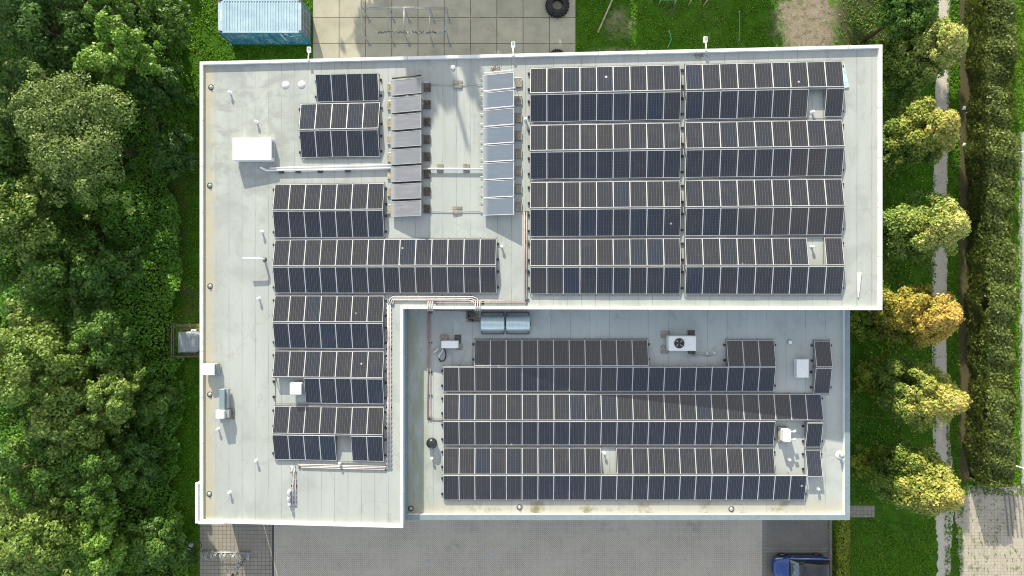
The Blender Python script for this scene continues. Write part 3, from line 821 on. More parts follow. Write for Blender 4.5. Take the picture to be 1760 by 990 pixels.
for bk in UBLK: panel_row(bk, False)
for bk in LBLK: panel_row(bk, True)
fm, gmx = MB(), MB()
base_f = [v.co.copy() for v in fr0.data.vertices]; base_ff = [tuple(p.vertices) for p in fr0.data.polygons]
root_s = thing('solar_modules', (0, 0, 0), 'remaining darker shade-facing solar panels of the lower roof, second, fourth and bottom rows', 'solar panels', 'solar panels on the flat roofs')
root_s['kind'] = 'stuff'
uvs = []
for mm in stuff_m:
    b0 = len(fm.v); fm.v += [tuple(mm @ q) for q in base_f]
    for ff in base_ff: fm.face(*[b0 + i for i in ff])
    gmx.poly([mm @ Vector(q) for q in ((-a, -b, 0.012), (a, -b, 0.012), (a, b, 0.012), (-a, b, 0.012))])
fm.build('frame', 'alu', root_s)
gs = gmx.build('glass', 'cells', root_s)
ul = gs.data.uv_layers.new(name='UVMap')
for i in range(len(ul.data)): ul.data[i].uv = ((0, 0), (1, 0), (1, 1), (0, 1))[i % 4]

# ------------------------------------------------------------------ solar thermal collectors
def collector_column(xl, xr, ytop, pitch, n, which, tan):
    first = None
    for k in range(n):
        yc = ytop + (k + 0.5) * pitch
        P = up(xl, yc, 0.25); Q = up(xr, yc, 0.75)
        Ya = up(xl, ytop + k * pitch, 0.25).y; Yb = up(xl, ytop + (k + 1) * pitch, 0.25).y
        wdt = Ya - Yb - (0.14 if tan else 0.06)
        lab = ORD[k] + ' flat solar collector from the top in the ' + which + ' column, bluish grey glass'
        t = thing('solar_collector', ((P.x + Q.x) / 2, P.y, zup((P.x + Q.x) / 2)), lab, 'solar collector', 'thermal collectors in two columns')
        ax = (Q - P); ax.y = 0; ln = ax.length; ang = math.atan2(ax.z, ax.x)
        mt = Matrix.Rotation(-ang, 3, 'Y')
        cc = (P + Q) / 2
        m = MB(); m.box(cc, (ln, wdt, 0.09), mat=mt)
        for sy in (-1, 1): m.box(cc + mt @ Vector((0, sy * (wdt / 2 - 0.015), 0.05)), (ln, 0.03, 0.02), mat=mt)
        for sx in (-1, 1): m.box(cc + mt @ Vector((sx * (ln / 2 - 0.015), 0, 0.05)), (0.03, wdt - 0.06, 0.02), mat=mt)
        m.build('casing', 'galv' if tan else 'alu', t)
        m = MB(); hx, hy = ln / 2 - 0.03, wdt / 2 - 0.03
        m.poly([cc + mt @ Vector(q) for q in ((-hx, -hy, 0.049), (hx, -hy, 0.049), (hx, hy, 0.049), (-hx, hy, 0.049))])
        gl = m.build('glass', 'collector' if tan else 'collector_blue', t); u2 = gl.data.uv_layers.new(name='UVMap')
        for li, uv in enumerate(((0, 0), (1, 0), (1, 1), (0, 1))): u2.data[li].uv = uv
        m = MB()
        for sy in (-0.3, 0.3):
            y = P.y + sy * wdt
            m.tube([(Q.x - .03, y, Q.z - .05), (Q.x + 0.0, y, zup(Q.x) + .05)], 0.02, 5)
            m.tube([(P.x - 0.2, y, zup(P.x) + .06), (Q.x + 0.45, y, zup(Q.x) + .06)], 0.02, 5)
        m.build('stand', 'galv', t)
        m = MB(); m.box((Q.x + 0.29, P.y - 0.03, zup(Q.x + .29) + 0.05), (0.42, 0.5, 0.1)); m.build('ballast_block', 'tile_dark' if tan else 'tile', t)
        if tan:
            m = MB(); m.box((P.x - 0.14, P.y - 0.03, zup(P.x - .14) + 0.05), (0.26, 0.5, 0.1)); m.build('ballast_block', 'tile_tan', t)
        m = MB(); s = 1 if not tan else -1
        m.tube([(P.x + 0.05, Ya - 0.0, P.z + (0.07 if not tan else -.06)), (Q.x - 0.05, Ya - 0.0, Q.z + (0.07 if not tan else -.06))], 0.022 if not tan else 0.05, 5)
        m.build('joint_strip', 'white' if not tan else 'black', t)


collector_column(672.2, 724.0, 134.4, 29.92, 8, 'left', True)
collector_column(830.4, 883.6, 126.4, 30.5, 8, 'right', False)

# ------------------------------------------------------------------ things standing on the roofs


def cowl(p, label, s=0.72):
    t = thing('vent_pipe', p, label, 'roof vent', 'small white vent pipes on the roofs')
    m = MB(); m.lathe(p, [(0.16 * s, 0), (0.13 * s, 0.02), (0.075 * s, 0.05), (0.07 * s, 0.32 * s), (0.0, 0.32 * s)], 12); m.build('pipe', 'white', t, True)
    m = MB(); m.lathe((p.x, p.y, p.z + 0.26 * s), [(0.11 * s, 0), (0.135 * s, 0.06 * s), (0.12 * s, 0.13 * s), (0.06 * s, 0.17 * s), (0, 0.175 * s)], 12); m.build('cap', 'white', t, True)


for (q, lab) in (((396.5, 160), 'small white vent pipe nearest the top-left corner of the roof'), ((442, 210), 'small white vent pipe just above the big white roof box'),
                 ((451.5, 399), 'round-capped white vent pipe beside the second row of the left array'), ((446, 513), 'small white vent pipe left of the fifth left-array row'),
                 ((441.5, 791), 'small white vent pipe left of the lowest left-array row'), ((395.5, 846), 'small white vent pipe nearest the bottom-left roof corner'),
                 ((585, 795), 'white vent pipe in the gap below the lowest left-array row'), ((1395.5, 193.5), 'white vent pipe in the panel gap near the top right'),
                 ((1394.5, 424), 'white vent pipe in the panel gap near the lower right of the upper roof'), ((903.5, 206), 'white vent pipe between right collector column and big array'),
                 ((862.5, 424), 'white vent pipe just right of the longest left-array row'), ((376, 737), 'white vent pipe below the grey ducted unit at left edge')):
    cowl(up(*q), lab)
for (q, lab) in (((1355, 767 + 22), 'white vent pipe below the capped box on the lower roof'), ((1404.5, 839), 'white vent pipe below the lone end panel, lower roof corner'),
                 ((743, 787), 'white vent pipe just below the black dome'), ((1038, 778), 'white vent pipe in the gap of the fifth lower-roof row')):
    cowl(low(*q), lab)
p = low(1443, 782)
t = thing('vent_pipe', p, 'grey-topped vent pipe on a round white collar by the east edge', 'roof vent', 'small white vent pipes on the roofs')
m = MB(); m.lathe(p, [(0.28, 0), (0.27, 0.03), (0.14, 0.06), (0, 0.06)], 16); m.build('collar', 'white', t, True)
m = MB(); m.lathe(p, [(0.09, 0), (0.09, 0.33), (0.12, 0.35), (0.12, 0.42), (0, 0.44)], 12); m.build('pipe', 'grey', t, True)
for (q, lab) in (((491.5, 146), 'flat white round roof patch, left one of the pair'), ((519, 145.5), 'flat white round roof patch, right one of the pair')):
    p = up(*q); m = MB(); m.lathe(p, [(0.26, 0), (0.25, 0.02), (0.08, 0.05), (0, 0.055)], 18)
    tag(m.build('roof_collar', 'white_dull', None, True), lab, 'roof collar', 'round white roof collars')
p = up(778.5, 116); m = MB(); m.lathe(p, [(0.15, 0), (0.14, 0.06), (0.06, 0.09), (0, 0.09)], 16); tag(m.build('roof_collar', 'white', None, True), 'small white round collar near the roof edge between the collector columns', 'roof collar', 'round white roof collars')
# big white box
p = up(433, 256, .66); p.z -= .66; t = thing('air_unit', p, 'big plain white box on the left part of the roof', 'roof unit')
m = MB(); m.bbox((p.x, p.y, p.z + 0.36), (2.45, 1.4, 0.6), 0.03); m.build('housing', 'white', t)
m = MB(); m.box((p.x, p.y, p.z + 0.03), (2.2, 1.2, 0.08)); m.build('plinth', 'galv', t)
m = MB(); m.box((p.x + 1.23, p.y, p.z + 0.4), (0.05, 1.0, 0.3)); m.build('grille', 'grey', t)


def pipe(name, pts, r, mat, label, cat, n=8, grp=None):
    m = MB(); m.tube(pts, r, n); return tag(m.build(name, mat, None, True), label, cat, grp)


O = 0.16
pipe('insulated_pipe', [up(464, 289, O), up(560, 286.6, O), up(675, 283.5, O)], 0.058, 'white', 'upper one of two white pipes running right from the big white box', 'pipe', grp='white insulated roof pipes')
pipe('insulated_pipe', [up(447, 287.5, 0.34), up(452, 290, 0.32), up(459, 293, O), up(560, 291.5, O), up(675, 289, O)], 0.058, 'white', 'lower one of two white pipes, with a bent end near the big white box', 'pipe', grp='white insulated roof pipes')
pipe('insulated_pipe', [up(725, 290, O), up(831, 290.5, O)], 0.058, 'white', 'white pipe between the two collector columns', 'pipe', grp='white insulated roof pipes')


def tiles(pts, fn, sx, sy, gap, label, n=2, mat='tile'):
    for q, lab in zip(pts, label):
        p = fn(*q); t = thing('pipe_support', p, lab, 'pipe support', 'concrete pipe supports')
        for i in range(n):
            m = MB(); m.bbox((p.x, p.y + (i - (n - 1) / 2) * gap, p.z + 0.045), (sx, sy, 0.09), 0.015); m.build('concrete_tile', mat, t)


tiles([(756.5, 289.5), (801.5, 289.5)], up, 0.38, 0.26, 0.3, ['concrete pipe block under the white pipe, nearer the left collectors', 'concrete pipe block under the white pipe, nearer the right collectors'])
tiles([(787, 145.5), (786, 361)], up, 0.58, 0.22, 0.25, ['pair of pale tiles on the thin line between the collectors, upper', 'pair of pale tiles on the thin line between the collectors, lower'])
tiles([(484, 296), (513, 295.5), (551, 295), (598, 294)], up, 0.34, 0.16, 0.2, ['grey pipe support below the twin pipes, ' + w + ' from the left' for w in ORD[:4]], 1, 'tile_dark')
for yy, lab in ((145.5, 'thin pale pipe crossing between the collector columns near the top'), (363.5, 'thin grey pipe crossing between the collector columns near their bottom')):
    pipe('thin_pipe', [up(733, yy, 0.05), up(833, yy, 0.05)], 0.02, 'galv', lab, 'pipe', 6, 'thin pipes between the collectors')
# gooseneck pipe with an arm
p = up(455, 446); t = thing('gooseneck_pipe', p, 'white pipe rising and bending left into a long horizontal arm', 'vent pipe')
m = MB(); m.tube([p, p + Vector((0, 0, 0.5)), p + Vector((-0.06, 0.02, 0.6)), p + Vector((-0.2, 0.02, 0.64)), p + Vector((-1.15, 0.05, 0.60))], 0.07, 10); m.build('pipe', 'white', t, True)
m = MB(); m.lathe(p, [(0.16, 0), (0.15, 0.02), (0.09, 0.05), (0, 0.05)], 12); m.build('collar', 'dkgrey', t, True)
# three hooded goosenecks
for i, yy in enumerate((842, 852, 862)):
    p = up(498.5, yy + 1); t = thing('hooded_vent', p, ('upper', 'middle', 'lower')[i] + ' one of three hooded white vents in a row by the cable tray', 'roof vent', 'hooded vents in a row')
    d = Vector((0.0, -1, 0)) if i < 2 else Vector((0.45, -0.9, 0))
    m = MB(); m.tube([p, p + Vector((0, 0, 0.22)), p + Vector((0, 0, 0.30)) + d * 0.06, p + Vector((0, 0, 0.27)) + d * 0.16], 0.10, 10); m.build('hood', 'white', t, True)
    m = MB(); e = p + Vector((0, 0, 0.268)) + d * 0.162; m.tube([e, e + d * 0.02 + Vector((0, 0, -0.006))], 0.085, 10); m.build('opening', 'black', t)
# units on the left edge
p = up(361.5, 635, .6); p.z -= .6; t = thing('roof_fan_box', p, 'white ventilator box straddling the left roof edge', 'roof unit')
m = MB(); m.bbox((p.x - 0.1, p.y, p.z + 0.42), (0.75, 0.72, 0.45), 0.03); m.build('housing', 'white', t)
m = MB()
for i in range(3): m.box((p.x + 0.28 + i * 0.055, p.y, p.z + 0.38 - i * 0.06), (0.03, 0.68, 0.35))
m.build('louvre', 'grey', t)
m = MB(); m.box((p.x - 0.02, p.y, p.z + 0.1), (0.5, 0.5, 0.2)); m.box((p.x - 0.52, p.y, p.z + 0.3), (0.12, 0.5, 0.16)); m.build('curb', 'dkgrey', t)
p = up(381, 697, .6); p.z -= .6; t = thing('ducted_air_unit', p, 'grey air handling unit with a long duct near the left roof edge', 'roof unit')
m = MB(); m.bbox((p.x + 0.02, p.y + 0.38, p.z + 0.42), (0.34, 1.3, 0.4), 0.02); m.build('duct', 'bluegrey', t)
m = MB(); m.bbox((p.x - 0.05, p.y - 0.55, p.z + 0.48), (0.56, 0.56, 0.55), 0.03); m.build('housing', 'white_dull', t)
m = MB(); m.box((p.x + 0.27, p.y + 0.4, p.z + 0.3), (0.14, 1.25, 0.25)); m.box((p.x + 0.33, p.y - 0.55, p.z + 0.36), (0.2, 0.5, 0.35)); m.build('side_panel', 'grey', t)
m = MB(); m.box((p.x + 0.1, p.y - 0.6, p.z + 0.06), (1.0, 0.7, 0.08)); m.build('timber_base', 'wood', t)
p = up(510, 668, .6); p.z -= .6; t = thing('roof_fan_box', p, 'white ventilator box in the gap left of the eighth left-array row', 'roof unit')
m = MB(); m.bbox((p.x - 0.05, p.y, p.z + 0.45), (0.72, 0.74, 0.5), 0.03); m.build('housing', 'white', t)
m = MB()
for i in range(3): m.box((p.x + 0.32 + i * 0.05, p.y, p.z + 0.4 - i * 0.06), (0.03, 0.66, 0.35))
m.build('louvre', 'grey', t)
m = MB(); m.box((p.x, p.y, p.z + 0.1), (0.5, 0.5, 0.2)); m.build('curb', 'dkgrey', t)
# cable trays on the upper roof


def strands(name, routes, mat, r, label, cat, off=0.07, clip=0.9, grp=None, fn=up):
    t = thing(name, fn(*routes[0][0]), label, cat, grp)
    m = MB()
    for q in routes:
        pts = [fn(x, y, off) for x, y in q]
        m.tube(pts, r, 6)
    m.build('conduit', mat, t, True)
    q = routes[len(routes) // 2]
    for (x0, y0), (x1, y1) in zip(q[:-1], q[1:]):
        A, B = fn(x0, y0, 0.03), fn(x1, y1, 0.03); L = (B - A).length; k = max(1, int(L / clip)); d = (B - A).normalized()
        for i in range(k + 1):
            c = A.lerp(B, i / k); hor = abs(d.x) > abs(d.y); m = MB()
            m.box(c, (0.09, 0.09 + 0.09 * len(routes), 0.07) if hor else (0.09 + 0.09 * len(routes), 0.09, 0.07))
            m.build('clip', 'dkgrey' if clip > 0.8 else 'grey', t)
    return t


strands('cable_tray', [[(512 + d, 798 + d), (664 - d * 0.5, 802 + d)] for d in (0, 2.6, 5.2)], 'cable', 0.035, 'pale cable run along the bottom of the left array', 'cable run', clip=2.6, grp='pale cable runs on the upper roof')
strands('cable_tray', [[(669 + d, 805), (668.5 + d, 700), (668.5 + d, 600), (668.5 + d, 522)] for d in (-2.4, 0, 2.4)], 'cable', 0.035, 'long pale cable run up the right side of the left array', 'cable run', clip=0.28, grp='pale cable runs on the upper roof')
strands('cable_tray', [[(668 + d, 524), (670 + d, 514 + d), (676, 509.5 + d), (700, 509.5 + d), (760, 509.8 + d), (812 - d, 510 + d), (820 - d, 513 + d), (821 - d, 524), (821 - d, 530)] for d in (0, 3.0, 6.0)], 'cable', 0.04,
        'pale cable run bending over the inner roof corner toward the tanks', 'cable run', clip=4.0, grp='pale cable runs on the upper roof')
strands('cable_tray', [[(500 + d, 801), (502 + d, 812), (503 + d, 835), (503 + d, 868)] for d in (0, 2.5, 5)], 'cable', 0.03, 'short pale cable run down beside the three hooded vents', 'cable run', clip=0.3, grp='pale cable runs on the upper roof')
strands('red_conduit', [[(901.5, 364), (902.5, 515)], [(905.5, 364), (906, 515)]], 'pink', 0.028, 'pair of red conduits up the left side of the big right array', 'conduit', clip=1.4, grp='red conduits on the roofs')
strands('red_conduit', [[(752, 516.5), (830, 516.7), (901, 517)], [(750, 519.5), (830, 519.7), (905, 520)]], 'pink', 0.028, 'pair of faded red conduits along the white inner edge', 'conduit', clip=2.4, grp='red conduits on the roofs')
strands('red_conduit', [[(736, 536), (735.5, 640), (735, 722)], [(739.5, 538), (739.5, 640), (739.5, 719), (762, 720)]], 'pink', 0.032, 'pair of red conduits down the left side of the lower roof', 'conduit', clip=1.42, grp='red conduits on the roofs', fn=low)
strands('red_conduit', [[(738, 534), (800, 535)], [(738, 532), (812, 532)]], 'pink', 0.028, 'red conduits below the white edge left of the tanks', 'conduit', clip=1.2, grp='red conduits on the roofs', fn=low)
strands('red_conduit', [[(802, 536), (804, 550), (826, 553)], [(806, 536), (807, 547), (826, 549)]], 'pink', 0.025, 'short red conduits bending into the left tank', 'conduit', clip=1.0, grp='red conduits on the roofs', fn=low)
for i, (x, nm) in enumerate(((739, 'left'), (821, 'right'))):
    t = thing('cable_ladder', up(x, 531), nm + ' pale cable ladder hanging over the white inner edge', 'cable ladder', 'cable ladders over the inner edge')
    a = up(x, 526, 0.27); m = MB()
    for d in (-0.13, 0, 0.13):
        m.tube([(a.x + d, YM + 0.45, a.z - 0.15), (a.x + d, YM + 0.22, a.z), (a.x + d, YM - 0.10, a.z), (a.x + d, YM - 0.14, a.z - 0.3), (a.x + d, YM - 0.14, ZLOW + 0.05)], 0.03, 6)
    m.build('tube', 'cable', t, True)
    m = MB()
    for zz in (0.3, 0.7, 1.1): m.box((a.x, YM - 0.12, ZLOW + zz), (0.36, 0.05, 0.05))
    m.build('bracket', 'galv', t)
# tangle of valves by the tanks
t = thing('valve_group', low(812, 544), 'dark tangle of valves and pipes left of the silver tanks', 'valves')
p0 = low(812, 544); m = MB()
for i in range(10):
    x, y = p0.x + rnd.uniform(-.35, .35), p0.y + rnd.uniform(-.4, .35)
    m.lathe((x, y, ZLOW), [(0.04, 0), (0.04, 0.2), (0.07, 0.22), (0.07, 0.3), (0, 0.3)], 8)
    m.tube([(x, y, ZLOW + .15), (x + rnd.uniform(-.3, .3), y + rnd.uniform(-.2, .2), ZLOW + .12)], 0.025, 6)
m.build('valve', 'dkgrey', t)
m = MB(); m.box((p0.x, p0.y, ZLOW + 0.02), (0.8, 0.7, 0.03)); m.build('mat', 'tile', t)
# silver tanks
for i, (x0, x1) in enumerate(((826.5, 867), (870, 910.5))):
    A, B = low(x0, 556, .45), low(x1, 556, .45); cy = A.y
    t = thing('storage_tank', ((A.x + B.x) / 2, cy, ZLOW), ('left' if i == 0 else 'right') + ' one of two silver cylindrical tanks below the white inner edge', 'tank', 'silver storage tanks')
    m = MB(); rr = 0.48
    for k in range(2):
        pass
    pr = [(A.x, rr * 0.93), (A.x + 0.05, rr), (B.x - 0.05, rr), (B.x, rr * 0.93)]
    rings = [[(x, cy + q * math.cos(t2), ZLOW + 0.62 + q * math.sin(t2)) for t2 in [2 * math.pi * k / 32 for k in range(32)]] for x, q in pr]
    m.loft(rings, True); m.build('cylinder', 'tank', t, True) if 'tank' in M else None
    if 'tank' not in M:
        n = NT('brushed steel tank'); pp = n.pos()
        M['tank'] = n.bsdf(n.ramp(n.noise(n.vmul(pp, (9, 1, 1)), 2.0, 3), [(0.3, (0.52, 0.63, 0.67)), (0.7, (0.62, 0.72, 0.75))]), 0.3, 0.55)
        m.build('cylinder', 'tank', t, True)
    m = MB()
    for sy in (-0.68, 0.70):
        m.box(((A.x + B.x) / 2, cy + sy, ZLOW + 0.16), (B.x - A.x - .05, 0.07, 0.07))
        for x in (A.x + .04, B.x - .04): m.tube([(x, cy + sy, ZLOW), (x, cy + sy, ZLOW + .2)], 0.03, 6)
    for x in (A.x + .04, B.x - .04): m.box((x, cy, ZLOW + 0.12), (0.06, 1.36, 0.07))
    m.build('cradle', 'dkgrey', t)
    m = MB()
    for x in (A.x - .02, B.x + .02): m.box((x, cy, ZLOW + 0.5), (0.05, 0.3, 0.6))
    m.build('end_cap', 'black', t)
# AC with a round fan
A, B = low(1149.5, 577.5, .8), low(1196.5, 603, .8)
cx, cy = (A.x + B.x) / 2, (A.y + B.y) / 2
t = thing('air_conditioner', (cx, cy, ZLOW), 'white outdoor air conditioner with a black round fan on top', 'air conditioner')
m = MB(); m.bbox((cx, cy, ZLOW + 0.47), (B.x - A.x, A.y - B.y, 0.7), 0.03); m.build('housing', 'white', t)
f0 = low(1167.5, 590, .83)
fan = MB(); fan.lathe((f0.x, f0.y, f0.z), [(0.31, 0), (0.31, 0.012), (0.0, 0.013)], 24); fo = fan.build('fan', 'black', t)
m = MB(); m.torus((f0.x, f0.y, f0.z + 0.02), 0.31, 0.018, 'z', 24, 6); m.build('fan_ring', 'dkgrey', t, True)
m = MB()
for k in range(4):
    a2 = k * math.pi / 2 + 0.6
    m.poly([(f0.x + 0.05 * math.cos(a2), f0.y + 0.05 * math.sin(a2), f0.z + .02), (f0.x + 0.26 * math.cos(a2), f0.y + 0.26 * math.sin(a2), f0.z + .022), (f0.x + 0.26 * math.cos(a2 + .4), f0.y + 0.26 * math.sin(a2 + .4), f0.z + .034)])
m.build('blade', 'grey', fo)
m = MB(); m.box((cx + 0.55, cy - 0.02, ZLOW + 0.2), (0.06, 0.06, 0.3)); m.box((cx - .6, cy, ZLOW + .08), (.06, .9, .1)); m.box((cx + .6, cy, ZLOW + .08), (.06, .9, .1)); m.build('foot_rail', 'dkgrey', t)
for i, (qx, qy, sx, sy) in enumerate(((1143.5, 575, .55, .45), (1142.5, 601, .48, .48), (1188, 573, .45, .4), (1189, 604, .45, .3))):
    p = low(qx, qy, .04); m = MB(); m.bbox((p.x, p.y, p.z + .01), (sx, sy, .09), .015)
    tag(m.build('concrete_tile', 'tile' if i < 2 else 'tile_dark'), ('top-left', 'bottom-left', 'top-right', 'bottom-right')[i] + ' concrete tile under the air conditioner with the round fan', 'concrete tile', 'tiles under the fan unit')
t = thing('service_pipes', low(1205, 608), 'small pipes and two stubs right of the fan air conditioner', 'pipes')
m = MB(); m.tube([low(1190, 609, .12), low(1200, 607, .1), low(1212, 608, .08), low(1226, 610, .08), low(1228, 605, .1)], .03, 6); m.tube([low(1188, 612, .15), low(1200, 611, .1), low(1222, 612, .06)], .02, 6); m.build('pipe', 'galv', t, True)
m = MB()
for q in ((1214, 607.5), (1226, 606)): m.lathe(low(*q), [(0.13, 0), (0.12, .02), (0.07, .05), (.07, .25), (0, .25)], 10)
m.build('stub', 'white_dull', t, True)
m = MB()
for i in range(5):
    p = low(1187 + i * 2.2, 610 + rnd.uniform(-1.5, 1.5)); m.lathe(p, [(0.05, 0), (.05, .2), (.03, .3), (0, .3)], 8)
m.build('valve', 'galv', t)
# plain white AC with hoses
A, B = low(758.5, 586, .7), low(787.5, 598.5, .7); cx, cy = (A.x + B.x) / 2, (A.y + B.y) / 2
t = thing('air_conditioner', (cx, cy, ZLOW), 'small plain white outdoor unit with a black hose loop', 'air conditioner')
m = MB(); m.bbox((cx, cy, ZLOW + 0.42), (B.x - A.x, A.y - B.y, 0.62), 0.02); m.build('housing', 'white', t)
m = MB(); m.tube([low(762, 598, .3), low(766, 604, .2), low(766.5, 613, .1), low(763, 620, .08), low(757, 621, .08), low(754, 616, .08)], 0.04, 8); m.build('hose', 'black', t, True)
m = MB(); m.tube([low(762, 600, .2), low(759, 606, .12), low(755, 610, .12), low(754, 615, .1)], 0.06, 8); m.tube([low(754, 599, .2), low(748, 604, .12), low(744, 607, .1)], 0.06, 8); m.build('insulated_line', 'white_dull', t, True)
for i, (qx, qy, sx, sy) in enumerate(((764, 581, .5, .42), (787, 582, .42, .5), (789, 596, .4, .42))):
    p = low(qx, qy, .04); m = MB(); m.bbox((p.x, p.y, p.z + .01), (sx, sy, .09), .015)
    tag(m.build('concrete_tile', ['tile', 'tile_dark', 'tile'][i]), ('upper-left', 'upper-right', 'lower-right')[i] + ' concrete tile under the plain white outdoor unit', 'concrete tile', 'tiles under the plain unit')
# skylight box, hatch, capped box, black dome
p = low(1378.5, 633, .4); t = thing('roof_box', (p.x, p.y, ZLOW), 'upright white box left of the lone end panels, lower roof', 'roof unit')
m = MB(); m.bbox((p.x, p.y, ZLOW + .28), (.76, 1.17, .5), .02); m.build('housing', 'white', t)
m = MB(); m.box((p.x - .36, p.y - .1, ZLOW + .3), (.06, .8, .3)); m.build('side_panel', 'white_dull', t)
p = low(1357, 588); t = thing('roof_hatch', p, 'tiny square metal hatch right of the three separate panels', 'hatch')
m = MB(); m.bbox((p.x, p.y, p.z + .06), (.28, .28, .12), .02); m.build('frame', 'galv', t); m = MB(); m.bbox((p.x, p.y, p.z + .14), (.2, .2, .04), .01); m.build('lid', 'white', t)
p = low(1354, 748, .5); t = thing('capped_duct_unit', (p.x, p.y, ZLOW), 'white box with two curved white pipe ends in the lower-roof gap', 'roof unit')
m = MB(); m.bbox((p.x - .12, p.y, ZLOW + .45), (.5, .8, .6), .05); m.build('housing', 'white', t)
m = MB(); m.box((p.x - .22, p.y, ZLOW + .12), (.55, .95, .2)); m.build('curb', 'tile', t)
m = MB()
for sy in (.22, -.3): m.tube([(p.x + .18, p.y + sy, ZLOW), (p.x + .18, p.y + sy, ZLOW + .6), (p.x + .24, p.y + sy + .03, ZLOW + .72), (p.x + .42, p.y + sy + .12, ZLOW + .74)], .075, 10)
m.build('pipe', 'white', t, True)
p = low(743, 760); t = thing('dome_vent', p, 'glossy black dome on the left part of the lower roof', 'roof dome')
m = MB(); m.lathe(p, [(.30, 0), (.30, .25)] + [(.36 * math.cos(a3), .28 + .3 * math.sin(a3)) for a3 in [i * math.pi / 2 / 7 for i in range(8)]], 24); m.build('dome', 'carblack', t, True)
m = MB(); m.lathe((p.x - .02, p.y - .3, ZLOW + .3), [(.05, 0), (.05, .1), (0, .11)], 10); m.build('knob', 'white', t, True)
# loose plastic sheets
for q, lab, mt in ((((1450, 107), (1459, 150), (1450, 152), (1446, 130)), 'loose pale blue plastic sheet at the right end of the top row', 'sheet'), (((1472, 468), (1480, 468), (1475.5, 511), (1473.5, 511)), 'long thin white strip lying on the roof near the right edge', 'white_dull')):
    m = MB(); P3 = [up(x, y, 0.02) for x, y in q]; k = len(P3)
    m.v += [tuple(v) for v in P3] + [(v.x, v.y, v.z + .03 + .05 * rnd.random()) for v in P3]
    m.face(*range(k)[::-1]); m.face(*range(k, 2 * k))
    for i in range(k): m.face(i, (i + 1) % k, k + (i + 1) % k, k + i)
    tag(m.build('plastic_sheet', mt), lab, 'plastic sheet')
# dead-leaf heaps are swept against the parapets
for q, lab in (((851, 118), 'small brown heap of leaves above the right collector column'), ((1200, 95), 'small brown heap of leaves by the right floodlight')):
    c0 = up(*q); m = MB()
    for i in range(60):
        x, y = c0.x + rnd.gauss(0, .22), c0.y + rnd.gauss(0, .1); a4 = rnd.random() * 6.28; s = .05
        m.poly([(x, y, zup(x) + .02 + rnd.random() * .05), (x + s * math.cos(a4), y + s * math.sin(a4), zup(x) + .03), (x + s * math.cos(a4 + 1.4), y + s * math.sin(a4 + 1.4), zup(x) + .06)])
    o = tag(m.build('leaf_heap', 'rust'), lab, 'leaf heap'); o['kind'] = 'stuff'
# floodlights on the north wall
for q, lab in (((531.5, 95), 'white floodlight on the top wall, nearest the container'), ((882, 88), 'white floodlight on the top wall, in front of the concrete yard'), ((1212, 76), 'white floodlight on the top wall, above the lawn')):
    xp = (q[0] - 880) / F; z = zup(xp * 42) + .05; X = xp * (CAMZ - z)
    t = thing('floodlight', (X, YN, z), lab, 'floodlight', 'floodlights along the top wall')
    m = MB(); m.tube([(X, YN - .1, z + .16), (X, YN + .1, z + .2), (X, YN + .45, z + .1)], .04, 8); m.box((X, YN - .08, z + .19), (.16, .16, .05)); m.build('arm', 'white', t, True)
    m = MB(); m.bbox((X, YN + .62, z + .06), (.25, .36, .12), .03); hd = m.build('head', 'white', t)
    m = MB(); m.box((X, YN + .66, z + .124), (.15, .2, .012)); m.build('heat_sink', 'grey', hd)

# ------------------------------------------------------------------ things on the ground: container
A = at(374.8, 55.9, 2.59); B = at(517.7, 56.3, 2.59)
cxx, y0, Lc, Wc = (A.x + B.x) / 2, (A.y + B.y) / 2, B.x - A.x, 2.44
t = thing('shipping_container', (cxx, y0 + Wc / 2, 0), 'faded light blue corrugated shipping container with dark doors on the grass', 'container')
x0c, x1c, y1c, zt = A.x, B.x, y0 + Wc, 2.59
m = MB(); NR = 28
for i in range(NR):                     # corrugated roof: pressed ribs across the width
    xa = x0c + .32 + (Lc - .5) * i / NR; d = (Lc - .5) / NR
    for u0, u1, za, zb in ((0, .42, 0, 0), (.42, .5, 0, -.035), (.5, .92, -.035, -.035), (.92, 1, -.035, 0)):
        m.poly([(xa + u0 * d, y0 + .12, zt - .012 + za), (xa + u1 * d, y0 + .12, zt - .012 + zb), (xa + u1 * d, y1c - .12, zt - .012 + zb), (xa + u0 * d, y1c - .12, zt - .012 + za)])
m.box((x0c + .16, (y0 + y1c) / 2, zt - .03), (.32, Wc - .02, .05)); m.box((x1c - .09, (y0 + y1c) / 2, zt - .03), (.18, Wc - .02, .05))
for yy in (y0 + .06, y1c - .06): m.box(((x0c + x1c) / 2, yy, zt - .035), (Lc - .02, .12, .06))
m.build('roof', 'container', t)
m = MB(); NS = 24
for yy, sg in ((y0 + .03, -1), (y1c - .03, 1)):
    for i in range(NS):
        xa = x0c + .12 + (Lc - .24) * i / NS; d = (Lc - .24) / NS
        for u0, u1, oa, ob in ((0, .35, 0, 0), (.35, .5, 0, .04), (.5, .85, .04, .04), (.85, 1, .04, 0)):
            m.poly([(xa + u0 * d, yy - sg * oa, .16), (xa + u1 * d, yy - sg * ob, .16), (xa + u1 * d, yy - sg * ob, zt - .06), (xa + u0 * d, yy - sg * oa, zt - .06)])
m.poly([(x0c + .05, y0 + .05, .1), (x0c + .05, y1c - .05, .1), (x0c + .05, y1c - .05, zt - .06), (x0c + .05, y0 + .05, zt - .06)])
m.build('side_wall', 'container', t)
m = MB()
for xx in (x0c + .06, x1c - .06):
    for yy in (y0 + .055, y1c - .055): m.box((xx, yy, zt / 2), (.13, .12, zt - .12))
m.box(((x0c + x1c) / 2, y0 + .06, .1), (Lc - .26, .1, .14)); m.build('corner_post', 'contteal', t)
